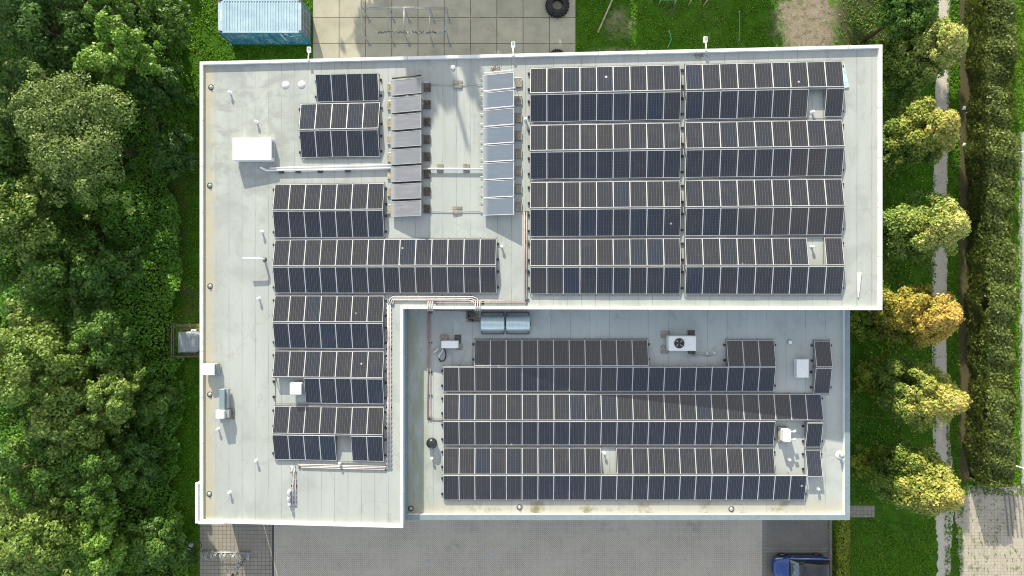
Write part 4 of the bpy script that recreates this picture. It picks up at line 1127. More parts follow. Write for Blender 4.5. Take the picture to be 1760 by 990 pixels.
m = MB(); m.box((x1c - .03, (y0 + y1c) / 2, zt / 2), (.05, Wc - .26, zt - .24)); dr = m.build('door', 'contdark', t)
m = MB()
for f4 in (.2, .38, .62, .8):
    m.tube([(x1c + .01, y0 + Wc * f4, .15), (x1c + .01, y0 + Wc * f4, zt - .12)], .022, 6)
for zz in (.5, 1.3, 2.1): m.box((x1c + .003, y0 + Wc / 2, zz), (.03, Wc - .4, .05))
m.build('locking_bar', 'galv', dr)
m = MB()
for xx in (x0c + .09, x1c - .09):
    for yy in (y0 + .09, y1c - .09): m.box((xx, yy, zt - .02), (.17, .15, .12))
m.build('corner_casting', 'rust', t)
m = MB()
for i, (yy, hh) in enumerate(((0.95, .12), (1.10, .1), (1.22, .1), (1.34, .1), (1.46, .1), (1.58, .12))): m.box((x0c + .22, y0 + yy, zt - .003), (.12, hh, .006))
m.build('roof_marking', 'white', t)
m = MB()
for i in range(3): m.box((x1c - 1.25 + i * .3, y0 - .004, 2.2 - i * .35), (.22, .01, .12)); 
m.box((x1c - 1.6, y0 - .004, 1.6), (.1, .01, 1.3)); m.build('side_marking', 'white', t)

# training frame on the yard
def fz(zx, zy, z=0): return at(590 + zx / 8.38, zy / 8.38, z)


t = thing('training_frame', at(690, 60), 'galvanised outdoor training frame with posts and overhead bars on the concrete yard', 'training frame')
H = 2.8
bs = [[fz(385, 320), fz(740, 320), fz(958, 320), fz(1310, 320), fz(1532, 320)], [fz(385, 660), fz(740, 664), fz(956, 664), fz(1302, 664), fz(1537, 664)]]
hs = [3.0, H, H, H, H]
for rw in bs:
    for p, h in zip(rw, hs):
        m = MB(); m.tube([p, (p.x, p.y, h)], .05, 8); m.lathe((p.x, p.y, .03), [(.13, 0), (.13, .02), (0, .025)], 10); m.build('post', 'galv', t, True)
m = MB()
for k in range(5): m.tube([(bs[0][k].x, bs[0][k].y, hs[k]), (bs[1][k].x, bs[1][k].y, hs[k])], .04 if k else .06, 8)
m.tube([(bs[0][0].x, bs[0][0].y, 3.0), (bs[0][0].x, bs[0][0].y + 2.2, 3.0)], .06, 8)
m.tube([(bs[0][0].x + .0, bs[0][0].y, 2.5), (bs[0][4].x, bs[0][4].y, 2.5)], .035, 8)
m.tube([(bs[0][0].x + .5, bs[0][0].y, H), (bs[0][4].x, bs[0][4].y, H)], .04, 8)
m.tube([(bs[1][0].x + .8, bs[1][0].y, H), (bs[1][4].x, bs[1][4].y, H)], .04, 8)
m.tube([(bs[0][4].x, bs[0][4].y, 2.4), (bs[0][4].x + .75, bs[0][4].y, 2.4), (bs[0][4].x + .75, bs[0][4].y - 1.9, 2.4)], .025, 6)
m.tube([(bs[0][3].x - .3, bs[0][3].y - .8, H - .3), (bs[0][3].x + .9, bs[0][3].y - .8, H - .3)], .03, 6)
m.build('bar', 'galv', t, True)
m = MB(); r0 = bs[1][0].x + 1.2
for i in range(44):
    x = r0 + (bs[1][4].x - r0) * i / 44
    if rnd.random() < .8: m.box((x, bs[1][0].y + rnd.uniform(-.05, .05), H + .05 + rnd.uniform(-.05, .03)), (rnd.uniform(.05, .13), .1, .09))
m.build('grip', 'dkgrey', t)

# tyres
for q, zc, lab, rr in (((958, 9), .3, 'huge black tractor tyre lying by the lawn at the top edge', .84), ((957.5, 99), .28, 'black tyre mostly hidden behind the top roof edge', .6)):
    p = at(q[0], q[1], .3); t = thing('tractor_tyre', (p.x, p.y, 0.03), lab, 'tyre', 'tractor tyres on the yard')
    m = MB(); prof = [(.42, .02), (.62, 0), (.84, .06), (.86, .28), (.84, .5), (.62, .56), (.42, .54), (.40, .3)]; s = rr / .84
    rings = [[(p.x + a5 * s * math.cos(th), p.y + a5 * s * math.sin(th), .03 + z5 * s) for a5, z5 in prof] for th in [2 * math.pi * i / 36 for i in range(37)]]
    m.loft(rings, False); m.build('carcass', 'rubber', t, True)
    m = MB()
    for i in range(22):
        th = 2 * math.pi * i / 22
        for sgn, z5 in ((1, .42), (-1, .15)):
            m.box((p.x + .83 * s * math.cos(th + .08 * sgn), p.y + .83 * s * math.sin(th + .08 * sgn), .03 + z5 * s), (.16 * s, .11 * s, .26 * s), rz=th + .5 * sgn)
    m.build('tread', 'rubber', t)
# timber, green hoops and a plank on the lawn
m = MB(); a6, b6 = at(1027.5, 56, .12), at(1060, -18, .12); m.tube([a6, b6], .07, 8); tag(m.build('timber_pole', 'wood_pale', None, True), 'long pale timber pole lying on the lawn beside the yard', 'timber pole')
for pts, lab in ((((1150.5, 52), (1154, 68), (1149, 79)), 'short bent green bar standing low in the lawn'), (((1271.5, 18), (1271, 42), (1270.5, 68)), 'long straight green bar standing low in the lawn')):
    a6, b6 = at(*pts[0], .5), at(*pts[1], .5) if len(pts) < 3 else at(*pts[2], .45)
    t = thing('hurdle', (a6.x, (a6.y + b6.y) / 2, 0), lab, 'hurdle', 'green hurdles on the lawn')
    m = MB(); m.tube([a6, at(*pts[1], .5), b6], .035, 8); m.build('bar', 'greenmetal', t, True)
    for e in (a6, b6):
        m = MB(); m.tube([(e.x, e.y, -.05), (e.x, e.y, .5)], .035, 8); m.build('post', 'wood_pale', t, True)
pa, pb = at(1137, 0.5, .9), at(1161, 0.5, .9)
t = thing('play_bench', ((pa.x + pb.x) / 2, pa.y, 0), 'green plank on leaning wooden posts at the top edge of the lawn', 'play frame')
m = MB(); m.bbox(((pa.x + pb.x) / 2, pa.y + .25, .9), (pb.x - pa.x + .15, .5, .06), .02); m.build('plank', 'greenmetal', t)
for q in ((1132, 8), (1158, 9), (1183, 10), (1209, 11)):
    e = at(*q); m = MB(); m.tube([(e.x, e.y, 0), (e.x + .1, e.y + .25, .95)], .045, 8); m.build('post', 'wood_pale', t, True)

# covered trailer on its deck by the left wall
t = thing('timber_deck', at(325, 590), 'small mossy timber deck with a low rail beside the left wall', 'deck')
d0 = at(301, 556); d1 = at(362, 612)
M['deckwood'] = plain('mossy decking', (0.20, 0.21, 0.08), .85, var=.3, scale=6)
m = MB()
for i in range(9): m.box(((d0.x + d1.x) / 2, d0.y + (d1.y - d0.y) * (i + .5) / 9, .12), (d1.x - d0.x, abs(d1.y - d0.y) / 9 - .03, .08))
m.build('board', 'deckwood', t)
m = MB(); m.box((d0.x, (d0.y + d1.y) / 2, .55), (.08, d0.y - d1.y, .08)); m.box(((d0.x + d1.x) / 2, d1.y, .55), (d1.x - d0.x, .08, .08))
m.box((d0.x + .12, (d0.y + d1.y) / 2, .45), (.05, d0.y - d1.y, .06))
for q in ((d0.x, d0.y), (d0.x, (d0.y + d1.y) / 2), (d0.x, d1.y), ((d0.x + d1.x) / 2, d1.y), (d1.x, d1.y)): m.box((q[0], q[1], .3), (.09, .09, .6))
m.build('rail', 'wood', t)
P = at(325, 588, .9); t = thing('covered_trailer', (P.x, P.y, .16), 'box trailer under a grey canvas cover on the timber deck', 'trailer')
hx, hy = .82, .78
rg = lambda z, ix, iy: [(P.x - hx + ix, P.y - hy + iy * .5, z), (P.x + hx - .3 - ix, P.y - hy + iy, z), (P.x + hx - ix, P.y - hy + .25 + iy, z), (P.x + hx - ix, P.y + hy - .2 - iy, z), (P.x + hx - .3 - ix, P.y + hy - iy, z), (P.x - hx + ix, P.y + hy - iy * .5, z)]
m = MB(); m.loft([rg(.4, 0, 0), rg(.95, .0, .0), rg(1.05, .07, .06), rg(1.1, .25, .12)]); m.build('cover', 'cover', t)
m = MB(); m.box((P.x - .18, P.y, 1.105), (.035, 1.25, .02)); m.box((P.x + .58, P.y + .06, 1.085), (.16, .5, .02)); m.build('strap', 'grey', t)
m = MB(); m.box((P.x, P.y, .32), (1.4, 1.4, .2))
for sx in (-1, 1):
    for sy in (-1, 1): m.torus((P.x + sx * .45, P.y + sy * .75, .4), .18, .06, 'y', 16, 6)
m.build('chassis', 'dkgrey', t)
m = MB(); m.lathe((P.x + .12, P.y + .86, .3), [(.09, 0), (.1, .3), (.07, .45), (0, .46)], 10); m.lathe((P.x + .32, P.y + .86, .3), [(.06, 0), (.07, .35), (0, .36)], 10); m.build('gas_bottle', 'white', t, True)

# bicycle rack and bicycles
def wheel(m, c, r, ax):  # ring wheel standing in the plane that holds z and ax
    ax = ax.normalized(); rg2 = []
    for i in range(21):
        th = 2 * math.pi * i / 20; ctr = c + ax * (r * math.cos(th)) + Vector((0, 0, r * math.sin(th)))
        rad = (ctr - c).normalized(); sd = ax.cross(Vector((0, 0, 1)))
        rg2.append([ctr + (rad * math.cos(u) + sd * math.sin(u)) * .022 for u in (0, 1.57, 3.14, 4.71)])
    m.loft(rg2, False)


def bicycle(p, ang, lean, label, mats):
    t = thing('bicycle', p, label, 'bicycle', 'bicycles by the left corner')
    ax = Vector((math.cos(ang), math.sin(ang), 0)); sd = Vector((-ax.y, ax.x, 0))
    def pt(s, z, o=0.0):
        v = Vector((p.x, p.y, p.z)) + ax * s; return v + Vector((0, 0, z * math.cos(lean))) + sd * (z * math.sin(lean) + o)
    for s in (-.52, .52):
        m = MB(); m2 = MB(); wheel(m, Vector((0, 0, 0)), .33, Vector((1, 0, 0)))
        for v in m.v:
            q = pt(s + v[0], .35 + v[2], v[1]); m2.v.append(tuple(q))
        m2.f, m2.m = m.f, m.m; m2.build('wheel', 'rubber', t, True)
    m = MB()
    for a7, b7 in (((-.52, .35), (-.1, .3)), ((-.1, .3), (-.22, .85)), ((-.22, .8), (.36, .85)), ((-.1, .3), (.38, .75)), ((.36, .9), (.52, .35)), ((-.52, .35), (-.2, .75))):
        m.tube([pt(*a7), pt(*b7)], .022, 6)
    m.build('frame', mats, t, True)
    m = MB(); m.tube([pt(.34, 1.02, -.28), pt(.40, 1.05, 0), pt(.34, 1.02, .28)], .02, 6); m.tube([pt(.36, .88), pt(.39, 1.04)], .02, 6); m.build('handlebar', 'galv', t, True)
    m = MB(); m.bbox(tuple(pt(-.24, .9)), (.26, .14, .07), .02, ang); m.build('saddle', 'black', t)
    m = MB(); m.bbox(tuple(pt(.62, .82)), (.26, .3, .2), .03, ang); m.build('basket', 'grey', t)


bicycle(at(412, 977), R(62), .12, 'grey bicycle standing in front of the bicycle rack', 'galv')
bicycle(at(350, 950) + Vector((-.3, 0, 0)), R(74), .9, 'dark bicycle tipped over at the lawn edge, left of the rack', 'black')
a8, b8 = at(344, 947, .3), at(431, 950, .3)
t = thing('bicycle_rack', ((a8.x + b8.x) / 2, a8.y, 0.012), 'galvanised bicycle rack with a row of wheel hoops on the square paving', 'bicycle rack')
m = MB(); m.tube([(a8.x, a8.y, .45), (b8.x, b8.y, .45)], .03, 8); m.tube([(a8.x, a8.y - .1, .05), (b8.x, b8.y - .1, .05)], .03, 8); m.build('rail', 'galv', t, True)
for i in range(11):
    x = a8.x + .25 + (b8.x - a8.x - .4) * i / 10; y = a8.y + (b8.y - a8.y) * i / 10; m = MB(); hz = .75 if i % 2 else .5
    for d in (-.05, .05): m.tube([(x + d, y, .05), (x + d + .03, y - .08, hz), (x + d, y - .3, hz + .1), (x + d - .02, y - .55, hz * .7), (x + d, y - .6, .05)], .02, 6)
    m.build('wheel_hoop', 'alu' if i % 3 else 'galv', t, True)

for q, lab in (((847, 951), 'small dark drain grate in the middle of the parking court'), ((736, 966), 'dark square drain cover in the left part of the parking court')):
    p = at(*q); m = MB(); m.bbox((p.x, p.y, .02), (.24, .24, .03), .02)
    for i in range(4): m.box((p.x - .11 + i * .073, p.y, .04), (.03, .26, .012))
    tag(m.build('drain_grate', 'galv'), lab, 'drain grate')

# the blue car
def car(cx, cy):
    t = thing('parked_car', (cx, cy, .012), 'deep blue small car with black roof parked nose left in the corner bay', 'car')
    L = [(-2.14, .36, .42, .60), (-2.08, .57, .30, .72), (-1.95, .72, .24, .80), (-1.75, .81, .22, .88), (-1.5, .86, .2, .92), (-1.0, .89, .2, .98), (-.5, .90, .2, .99), (.5, .90, .2, 1.0), (1.3, .90, .2, 1.02), (1.8, .86, .24, 1.0), (2.02, .77, .32, .92), (2.08, .64, .45, .78)]
    def sec(x, w, zb, zt): return [(cx + x, cy + q * w, z) for q, z in ((-.80, zb), (-.97, zb + .12), (-1, (zb + zt) / 2), (-.985, zt - .12), (-.90, zt), (-.45, zt + .035), (0, zt + .045), (.45, zt + .035), (.90, zt), (.985, zt - .12), (1, (zb + zt) / 2), (.97, zb + .12), (.80, zb))]
    m = MB(); m.loft([sec(*q) for q in L]); m.build('body', 'carpaint', t, True)
    m = MB()
    for s in (-1, 1):
        m.bbox((cx, cy + s * .885, .38), (1.75, .07, .28), .02)
        for x in (-1.32, 1.3):
            a5 = [[(cx + x + q * math.cos(th), cy + s * yy, .32 + q * math.sin(th)) for th in [math.pi * i / 12 for i in range(13)]] for q, yy in ((.33, .86), (.33, .925), (.42, .915), (.42, .86))]
            m.loft(a5, False, False)
    m.build('side_cladding', 'black', t)
    G = [(-1.05, .80, .78, 1.0), (-.45, .76, .66, 1.38), (.0, .75, .62, 1.47), (.9, .74, .61, 1.48), (1.6, .73, .60, 1.42), (1.98, .70, .66, 1.02)]
    def gs(x, wb, wt, zt): return [(cx + x, cy + q, z) for q, z in ((-wb, .97), (-wt, zt - .03), (-wt * .6, zt), (0, zt + .012), (wt * .6, zt), (wt, zt - .03), (wb, .97))]
    m = MB(); m.loft([gs(*q) for q in G]); m.build('window_glass', 'glass_dark', t, True)
    m = MB(); q0, q1 = G[0], G[1]
    a9 = [(cx + q0[0] - .01, cy + w, .985) for w in (-.74, -.35, 0, .35, .74)]; b9 = [(cx + q1[0], cy + w, z) for w, z in ((-.63, 1.372), (-.33, 1.405), (0, 1.415), (.33, 1.405), (.63, 1.372))]
    m.loft([a9, b9], False, False); m.build('windscreen', 'windscreen', t, True)
    m = MB(); m.loft([[(cx + x, cy + w * k, z + zz) for k, zz in ((-1, -.03), (-.6, .0), (0, .012), (.6, 0), (1, -.03), (1, -.06), (-1, -.06))] for x, w, z in ((-.47, .655, 1.4), (0, .63, 1.487), (.9, .62, 1.497), (1.62, .61, 1.437), (1.85, .6, 1.38))]); m.build('roof', 'carblack', t, True)
    for s in (-1, 1):
        m = MB(); m.tube([(cx - .95, cy + s * .865, 1.0), (cx + .4, cy + s * .84, 1.035), (cx + 1.5, cy + s * .82, 1.05)], .018, 6); m.build('trim_strip', 'chrome', t, True)
        m = MB(); m.bbox((cx - .82, cy + s * .98, 1.0), (.16, .2, .13), .03); m.build('wing_mirror', 'carblack', t)
        m = MB(); m.loft([[(cx - 2.02, cy + s * .55, .72), (cx - 2.05, cy + s * .55, .62), (cx - 2.0, cy + s * .7, .66)], [(cx - 1.86, cy + s * .72, .86), (cx - 1.9, cy + s * .78, .74), (cx - 1.82, cy + s * .8, .78)], [(cx - 1.55, cy + s * .78, .925), (cx - 1.6, cy + s * .86, .84), (cx - 1.5, cy + s * .86, .86)]]); m.build('headlight', 'lamp', t, True)
        m = MB(); m.bbox((cx + 1.97, cy + s * .72, .86), (.12, .12, .16), .03); m.build('tail_light', 'red', t)
        for x in (-1.32, 1.3):
            m = MB(); m.torus((cx + x, cy + s * .83, .32), .235, .085, 'y', 24, 8); wh = m.build('wheel', 'rubber', t, True)
            m = MB(); m.lathe((0, 0, 0), [(0, -.02), (.2, -.02), (.2, .02), (0, .02)], 12); m.v = [(cx + x + v[0], cy + s * .84 + v[2], .32 + v[1]) for v in m.v]; m.build('rim', 'galv', wh)
    m = MB(); m.box((cx - 2.09, cy, .55), (.03, .75, .16)); m.build('grille', 'black', t)
    m = MB(); m.box((cx - 2.112, cy - .0, .45), (.015, .5, .11)); m.build('number_plate', 'orange', t)
    m = MB(); m.tube([(cx - 1.02, cy - .7, 1.005), (cx - 1.06, cy, 1.025), (cx - 1.02, cy + .7, 1.005)], .03, 6); m.build('cowl', 'black', t, True)


car(21.93, -21.2)

# rails by the street on the right
for q0, q1, lab in (((1747.5, 262), (1790, 256), 'low metal rail by the pavement near the upper right edge'), ((1742, 800), (1790, 814), 'low metal rail at the end of the big hedge')):
    a6, b6 = at(*q0, .8), at(*q1, .8); t = thing('street_rail', (a6.x, a6.y, 0), lab, 'street rail', 'low rails along the pavement')
    m = MB(); m.tube([(a6.x, a6.y, 0), (a6.x, a6.y, .7), (a6.x + .1, a6.y, .8), (b6.x - .1, b6.y, .8), (b6.x, b6.y, .7), (b6.x, b6.y, 0)], .05, 8); m.build('rail', 'alu', t, True)
    m = MB(); m.box((a6.x, a6.y, .03), (.22, .22, .06)); m.build('base_plate', 'black', t)
# two bits of white litter on the grass
for q, lab in (((1656, 186), 'scrap of white paper on the grass beside the hedge, upper'), ((1656, 249), 'scrap of white paper on the grass beside the hedge, lower')):
    p = at(*q); m = MB(); m.v = [(p.x - .12, p.y - .1, .02), (p.x + .1, p.y - .14, .08), (p.x + .16, p.y + .12, .03), (p.x - .05, p.y + .16, .1), (p.x, p.y, .14)]
    for i in range(4): m.face(i, (i + 1) % 4, 4)
    tag(m.build('paper_scrap', 'white'), lab, 'litter', 'scraps of paper on the grass')

# ------------------------------------------------------------------ foliage
def leaf_obj(name, P, N, size, mat, rng, parent=None, w=0.62):
    n = len(P)
    rv = rng.normal(size=(n, 3)); N = N / np.linalg.norm(N, axis=1, keepdims=True)
    T = np.cross(N, rv); T /= np.linalg.norm(T, axis=1, keepdims=True) + 1e-9
    Bv = np.cross(N, T)
    L = (size * rng.uniform(0.6, 1.45, n))[:, None]
    fold = N * L * rng.uniform(0.05, 0.22, (n, 1))
    V = np.empty((n, 4, 3)); V[:, 0] = P - T * L * .5; V[:, 1] = P + Bv * L * w * .5 + fold; V[:, 2] = P + T * L * .5; V[:, 3] = P - Bv * L * w * .5 + fold
    me = bpy.data.meshes.new(name)
    me.vertices.add(n * 4); me.vertices.foreach_set('co', V.reshape(-1).astype(np.float32))
    me.loops.add(n * 4); me.loops.foreach_set('vertex_index', np.arange(n * 4, dtype=np.int32))
    me.polygons.add(n); me.polygons.foreach_set('loop_start', np.arange(0, n * 4, 4, dtype=np.int32)); me.polygons.foreach_set('loop_total', np.full(n, 4, dtype=np.int32))
    me.materials.append(M[mat]); me.update(); me.validate()
    o = bpy.data.objects.new(name, me); COL.objects.link(o)
    if parent is not None: o.parent = parent
    return o


def crown_points(rng, lobes, n, shell=0.28):
    lobes = np.array(lobes); wgt = lobes[:, 3] ** 2; idx = rng.choice(len(lobes), n, p=wgt / wgt.sum())
    d = rng.normal(size=(n, 3)); d[:, 2] += 0.35; d /= np.linalg.norm(d, axis=1, keepdims=True)
    rr = lobes[idx, 3] * (1 - shell * rng.random(n) ** 1.5 + 0.38 * rng.random(n) ** 2 * (rng.random(n) < .45))
    P = lobes[idx, :3] + d * rr[:, None] * np.array([1, 1, .85])
    N = d * .95 + rng.normal(size=(n, 3)) * .5 + np.array([0, 0.1, .4])
    return P, N


def tree(name, px, py, ztop, rad, mat, label, leaves, cat='tree', group=None, base=None, conical=False, leaf=.2, seed=1, nl=None, zlo=None, flat=False):
    rng = np.random.default_rng(seed)
    zc = ztop - rad * (.8 if not conical else 1.0)
    c = at(px, py, zc) if base is None else Vector(base)
    t = thing(name, (c.x, c.y, 0), label, cat, group)
    zlo = zlo if zlo is not None else (max(1.2, ztop - 2.3 * rad) if not conical else 2.0)
    lobes = []
    if flat: zlo = ztop - 3.4
    nl = nl or int(28 + rad * 20)
    for i in range(nl):
        if conical:
            h = rng.random() ** 1.15; rmax = rad * (1 - h ** 1.7) ** .75 * (.8 + .2 * min(1, h * 5)); a = rng.random() * 6.283; q = rmax * rng.random() ** .33 * .86
            q *= 1 + .15 * math.sin(a * 3 + seed * 1.7) + .10 * math.sin(a * 5 + seed); lobes.append((q * math.cos(a), q * math.sin(a), zlo + .5 + h * (ztop - zlo - .75), max(.2, (.44 - .12 * h) * rng.uniform(.55, 1.3) * rad / 2.3)))
        elif i < nl * .62:
            if i % 5 == 0:
                az = rng.random() * 6.283; ev = rng.uniform(-.15, 1.2); reach = rng.uniform(.8, 1.28); kk = 0
            kk += 1; tt = (.30 + .19 * kk) * reach
            lobes.append((math.cos(az) * math.cos(ev) * rad * tt + rng.normal() * rad * .08, math.sin(az) * math.cos(ev) * rad * tt + rng.normal() * rad * .08,
                          min(ztop, zlo + (ztop - zlo) * (.34 + .58 * math.sin(ev) * min(1, tt)) + rng.normal() * rad * .07), rad * rng.uniform(.13, .25) * (1.25 - .2 * kk)))
        else:
            d = rng.normal(size=3); d[2] = abs(d[2]) * 1.1 - .35; d /= np.linalg.norm(d); q = rng.random() ** .3
            k = rng.uniform(.75, 1.12)
            lobes.append((d[0] * q * rad * .8 * k, d[1] * q * rad * .8 * k, (zlo + ztop) / 2 + d[2] * q * (ztop - zlo) * .40 * k, rad * rng.uniform(.10, .27)))
    P, N = crown_points(rng, lobes, leaves)
    o = leaf_obj('crown', P, N, leaf, mat, rng, t)
    m = MB(); tr = .05 + ztop * .016
    lean = rng.uniform(-.2, .2, 2)
    top = Vector((lean[0], lean[1], ztop - rad * .6))
    m.tube([(0, 0, -.1), (lean[0] * .3, lean[1] * .3, ztop * .3), tuple(top)], [tr, tr * .75, tr * .25], 8)
    for k in range(min(14, nl)):
        lb = lobes[k]; s = Vector((lean[0] * .4, lean[1] * .4, min(ztop * .3 + .04 * k * ztop * .6, lb[2] - .1)))
        m.tube([s, s.lerp(Vector(lb[:3]), .55) + Vector((0, 0, .15)), lb[:3]], [tr * .4, tr * .25, tr * .08], 5)
    m.v = [(v[0] + c.x, v[1] + c.y, v[2]) for v in m.v]
    m.build('trunk', 'bark', t, True)
    return t


WOOD = [  # px, py, top, radius, material, leaves, label
    (150, 234, 9.8, 4.3, 'leaf_olive', 26000, 'broad tree with silvery olive foliage, largest crown of the left wood'),
    (196, 84, 9.0, 2.4, 'leaf_bright', 9000, 'round bright green tree near the top of the left wood'),
    (18, 372, 9.5, 3.0, 'leaf_light', 10000, 'yellowish green tree at the far left edge below the olive tree'),
    (52, 160, 8.0, 3.1, 'leaf_dark', 10000, 'dark green tree left of the bright round tree'),
    (278, 45, 5.0, 2.8, 'leaf_mid', 11000, 'mid green spreading tree left of the blue container'),
    (60, 40, 9.5, 3.5, 'leaf_dark', 11000, 'dark tree in the top-left corner of the wood'),
    (160, 15, 7.5, 2.5, 'leaf_mid', 8000, 'mid green tree at the top edge above the bright tree'),
    (272, 140, 4.2, 2.2, 'leaf_dark', 9000, 'low dark green tree by the top-left roof corner'),
    (298, 262, 3.4, 1.8, 'leaf_dark', 7000, 'low dark shrubby tree right of the olive tree'),
    (20, 270, 9.0, 2.8, 'leaf_mid', 8000, 'mid green tree at the left edge beside the olive tree'),
    (85, 460, 7.5, 3.0, 'leaf_mid', 10000, 'mid green tree in the middle of the left wood, near the left edge'),
    (180, 480, 6.5, 2.6, 'leaf_dark', 8000, 'dark green tree in the very middle of the left wood'),
    (150, 590, 7.5, 2.7, 'leaf_mid', 9000, 'mid green tree left of the trailer deck'),
    (45, 620, 10.0, 3.4, 'leaf_light', 14000, 'tall light green tree at the left edge, level with the trailer'),
    (188, 686, 7.4, 2.2, 'leaf_light', 9000, 'pale tipped light green tree below and left of the trailer'),
    (112, 712, 8.6, 2.9, 'leaf_light', 11000, 'light green tree next to the left edge in the lower wood'),
    (262, 690, 3.5, 1.9, 'leaf_mid', 8000, 'low green tree with yellowish tips beside the left lawn strip'),
    (40, 800, 8.5, 2.8, 'leaf_mid', 9000, 'mid green tree at the left edge in the lower wood'),
    (150, 820, 7.4, 2.6, 'leaf_mid', 9000, 'mid green tree in the middle of the lower wood'),
    (232, 790, 4.0, 2.2, 'leaf_dark', 9000, 'dark green low tree by the lawn strip in the lower wood'),
    (45, 930, 9.2, 3.3, 'leaf_light', 13000, 'light green tree in the bottom-left corner'),
    (165, 930, 6.4, 2.8, 'leaf_bright', 10000, 'bright green tree at the bottom of the left wood'),
    (275, 925, 4.6, 2.4, 'leaf_mid', 9000, 'low green tree at the bottom beside the left lawn strip')]
for i, (px, py, zt2, rd, mt, lv, lab) in enumerate(WOOD):
    tree('woodland_tree', px, py, zt2, rd, mt, lab, int(lv * 1.3), group='trees of the left wood', seed=100 + i, leaf=.16 if mt == 'leaf_olive' else .20, flat=mt == 'leaf_olive')
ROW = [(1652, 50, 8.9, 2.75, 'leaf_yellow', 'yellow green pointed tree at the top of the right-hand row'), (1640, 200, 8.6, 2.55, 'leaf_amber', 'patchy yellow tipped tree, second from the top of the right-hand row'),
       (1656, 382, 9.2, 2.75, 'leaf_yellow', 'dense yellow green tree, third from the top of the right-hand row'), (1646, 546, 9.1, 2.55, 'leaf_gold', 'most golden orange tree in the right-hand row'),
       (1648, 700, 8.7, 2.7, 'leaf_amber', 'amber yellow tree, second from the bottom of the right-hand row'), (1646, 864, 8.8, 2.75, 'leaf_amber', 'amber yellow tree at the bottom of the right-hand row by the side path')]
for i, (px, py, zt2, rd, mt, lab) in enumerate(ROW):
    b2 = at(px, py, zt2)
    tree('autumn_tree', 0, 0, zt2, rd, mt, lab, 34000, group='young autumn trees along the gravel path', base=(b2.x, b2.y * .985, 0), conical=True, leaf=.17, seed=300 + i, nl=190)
tree('green_tree', 1575, 6, 8.6, 2.3, 'leaf_mid', 'dark green tree above the top-right roof corner', 9000, seed=331)
tree('green_tree', 1520, 100, 4.6, 1.4, 'leaf_ygreen', 'small yellowish green shrub tree beside the top-right roof corner', 5000, seed=332)
# undergrowth below the row of trees
SH = [(1503, 270, 'dark shrub between the first and second row tree'), (1500, 455, 'dark shrub beside the third row tree'), (1488, 560, 'dark shrub beside the lower roof edge near the golden tree'),
      (1500, 640, 'dark shrub between the two golden trees'), (1496, 790, 'dark green shrub above the side path')]
for i, (px, py, lab) in enumerate(SH):
    tree('shrub', px, py, 2.9, 1.6, 'leaf_ygreen', lab, 6500, 'shrub', 'shrubs along the right wall', seed=350 + i, leaf=.17, zlo=.3)

# big clipped hedge
def hedge(name, x0, x1, y0, y1, h, n, mat, label, leaf, seed, bump):
    rng = np.random.default_rng(seed)
    t = thing(name, ((x0 + x1) / 2, (y0 + y1) / 2, 0), label, 'hedge')
    W2, L2 = x1 - x0, y1 - y0
    u = rng.random(n) * (W2 + 2 * h); v = y0 + rng.random(n) * L2
    ph = rng.random(6) * 6.28
    bmp = bump * (np.sin(v * 1.7 + ph[0]) + np.sin(v * .63 + ph[1]) * 1.3 + np.sin(v * 3.9 + u * 1.3 + ph[2]) * .8 + np.sin(u * 2.1 + v * .8 + ph[3])) + rng.normal(size=n) * bump * .6
    X = np.where(u < h, x0 - bmp * .5, np.where(u > h + W2, x1 + bmp * .7, x0 + (u - h)))
    Z = np.where(u < h, u, np.where(u > h + W2, h - (u - h - W2), h + bmp * .9))
    # rounded shoulders
    e = np.clip(np.minimum(X - x0, x1 - X) / .5, 0, 1); top = (u >= h) & (u <= h + W2); Z = np.where(top, Z - .28 * (1 - e) ** 2 * h / 2, Z)
    drop = (u < h) & (rng.random(n) < .35); u_k = ~drop
    Nx = np.where(u < h, -1.2, np.where(u > h + W2, 1., 0)); Nz = np.where(top, 1., np.where(u < h, -.25, .15))
    k = int(n * .04); ye = np.full(k, y0); P2 = np.stack([x0 + rng.random(k) * W2, ye - rng.random(k) * .15, rng.random(k) * h], 1)
    P = np.concatenate([np.stack([X, v, Z], 1)[u_k], P2]); N = np.concatenate([np.stack([Nx, np.where(u < h, -.35, 0), Nz], 1)[u_k], np.tile([0, -1., .2], (k, 1))]); N = N + rng.normal(size=N.shape) * .42
    P[:, 2] -= np.abs(rng.normal(size=len(P))) * .12
    P -= np.array([(x0 + x1) / 2, (y0 + y1) / 2, 0])
    leaf_obj('foliage', P, N, leaf, mat, rng, t)
    y = y0 + .4
    while y < y1:
        for xx in (x0 + W2 * .3, x0 + W2 * .7):
            m = MB(); m.tube([(xx, y, -.05), (xx + rng.uniform(-.2, .2), y + rng.uniform(-.2, .2), h - .25)], [.04, .015], 5)
            m.build('stem', 'bark', t)
        y += 1.1
    return t


hedge('tall_hedge', 34.95, 37.05, -14.5, 30, 2.15, 86000, 'leaf_hedge', 'long broad clipped beech hedge between gravel path and street', .18, 51, .19)
hedge('low_hedge', 24.62, 25.55, -40, -17.2, .9, 16000, 'leaf_hedge_small', 'low clipped hedge beside the parking bays', .13, 52, .05)

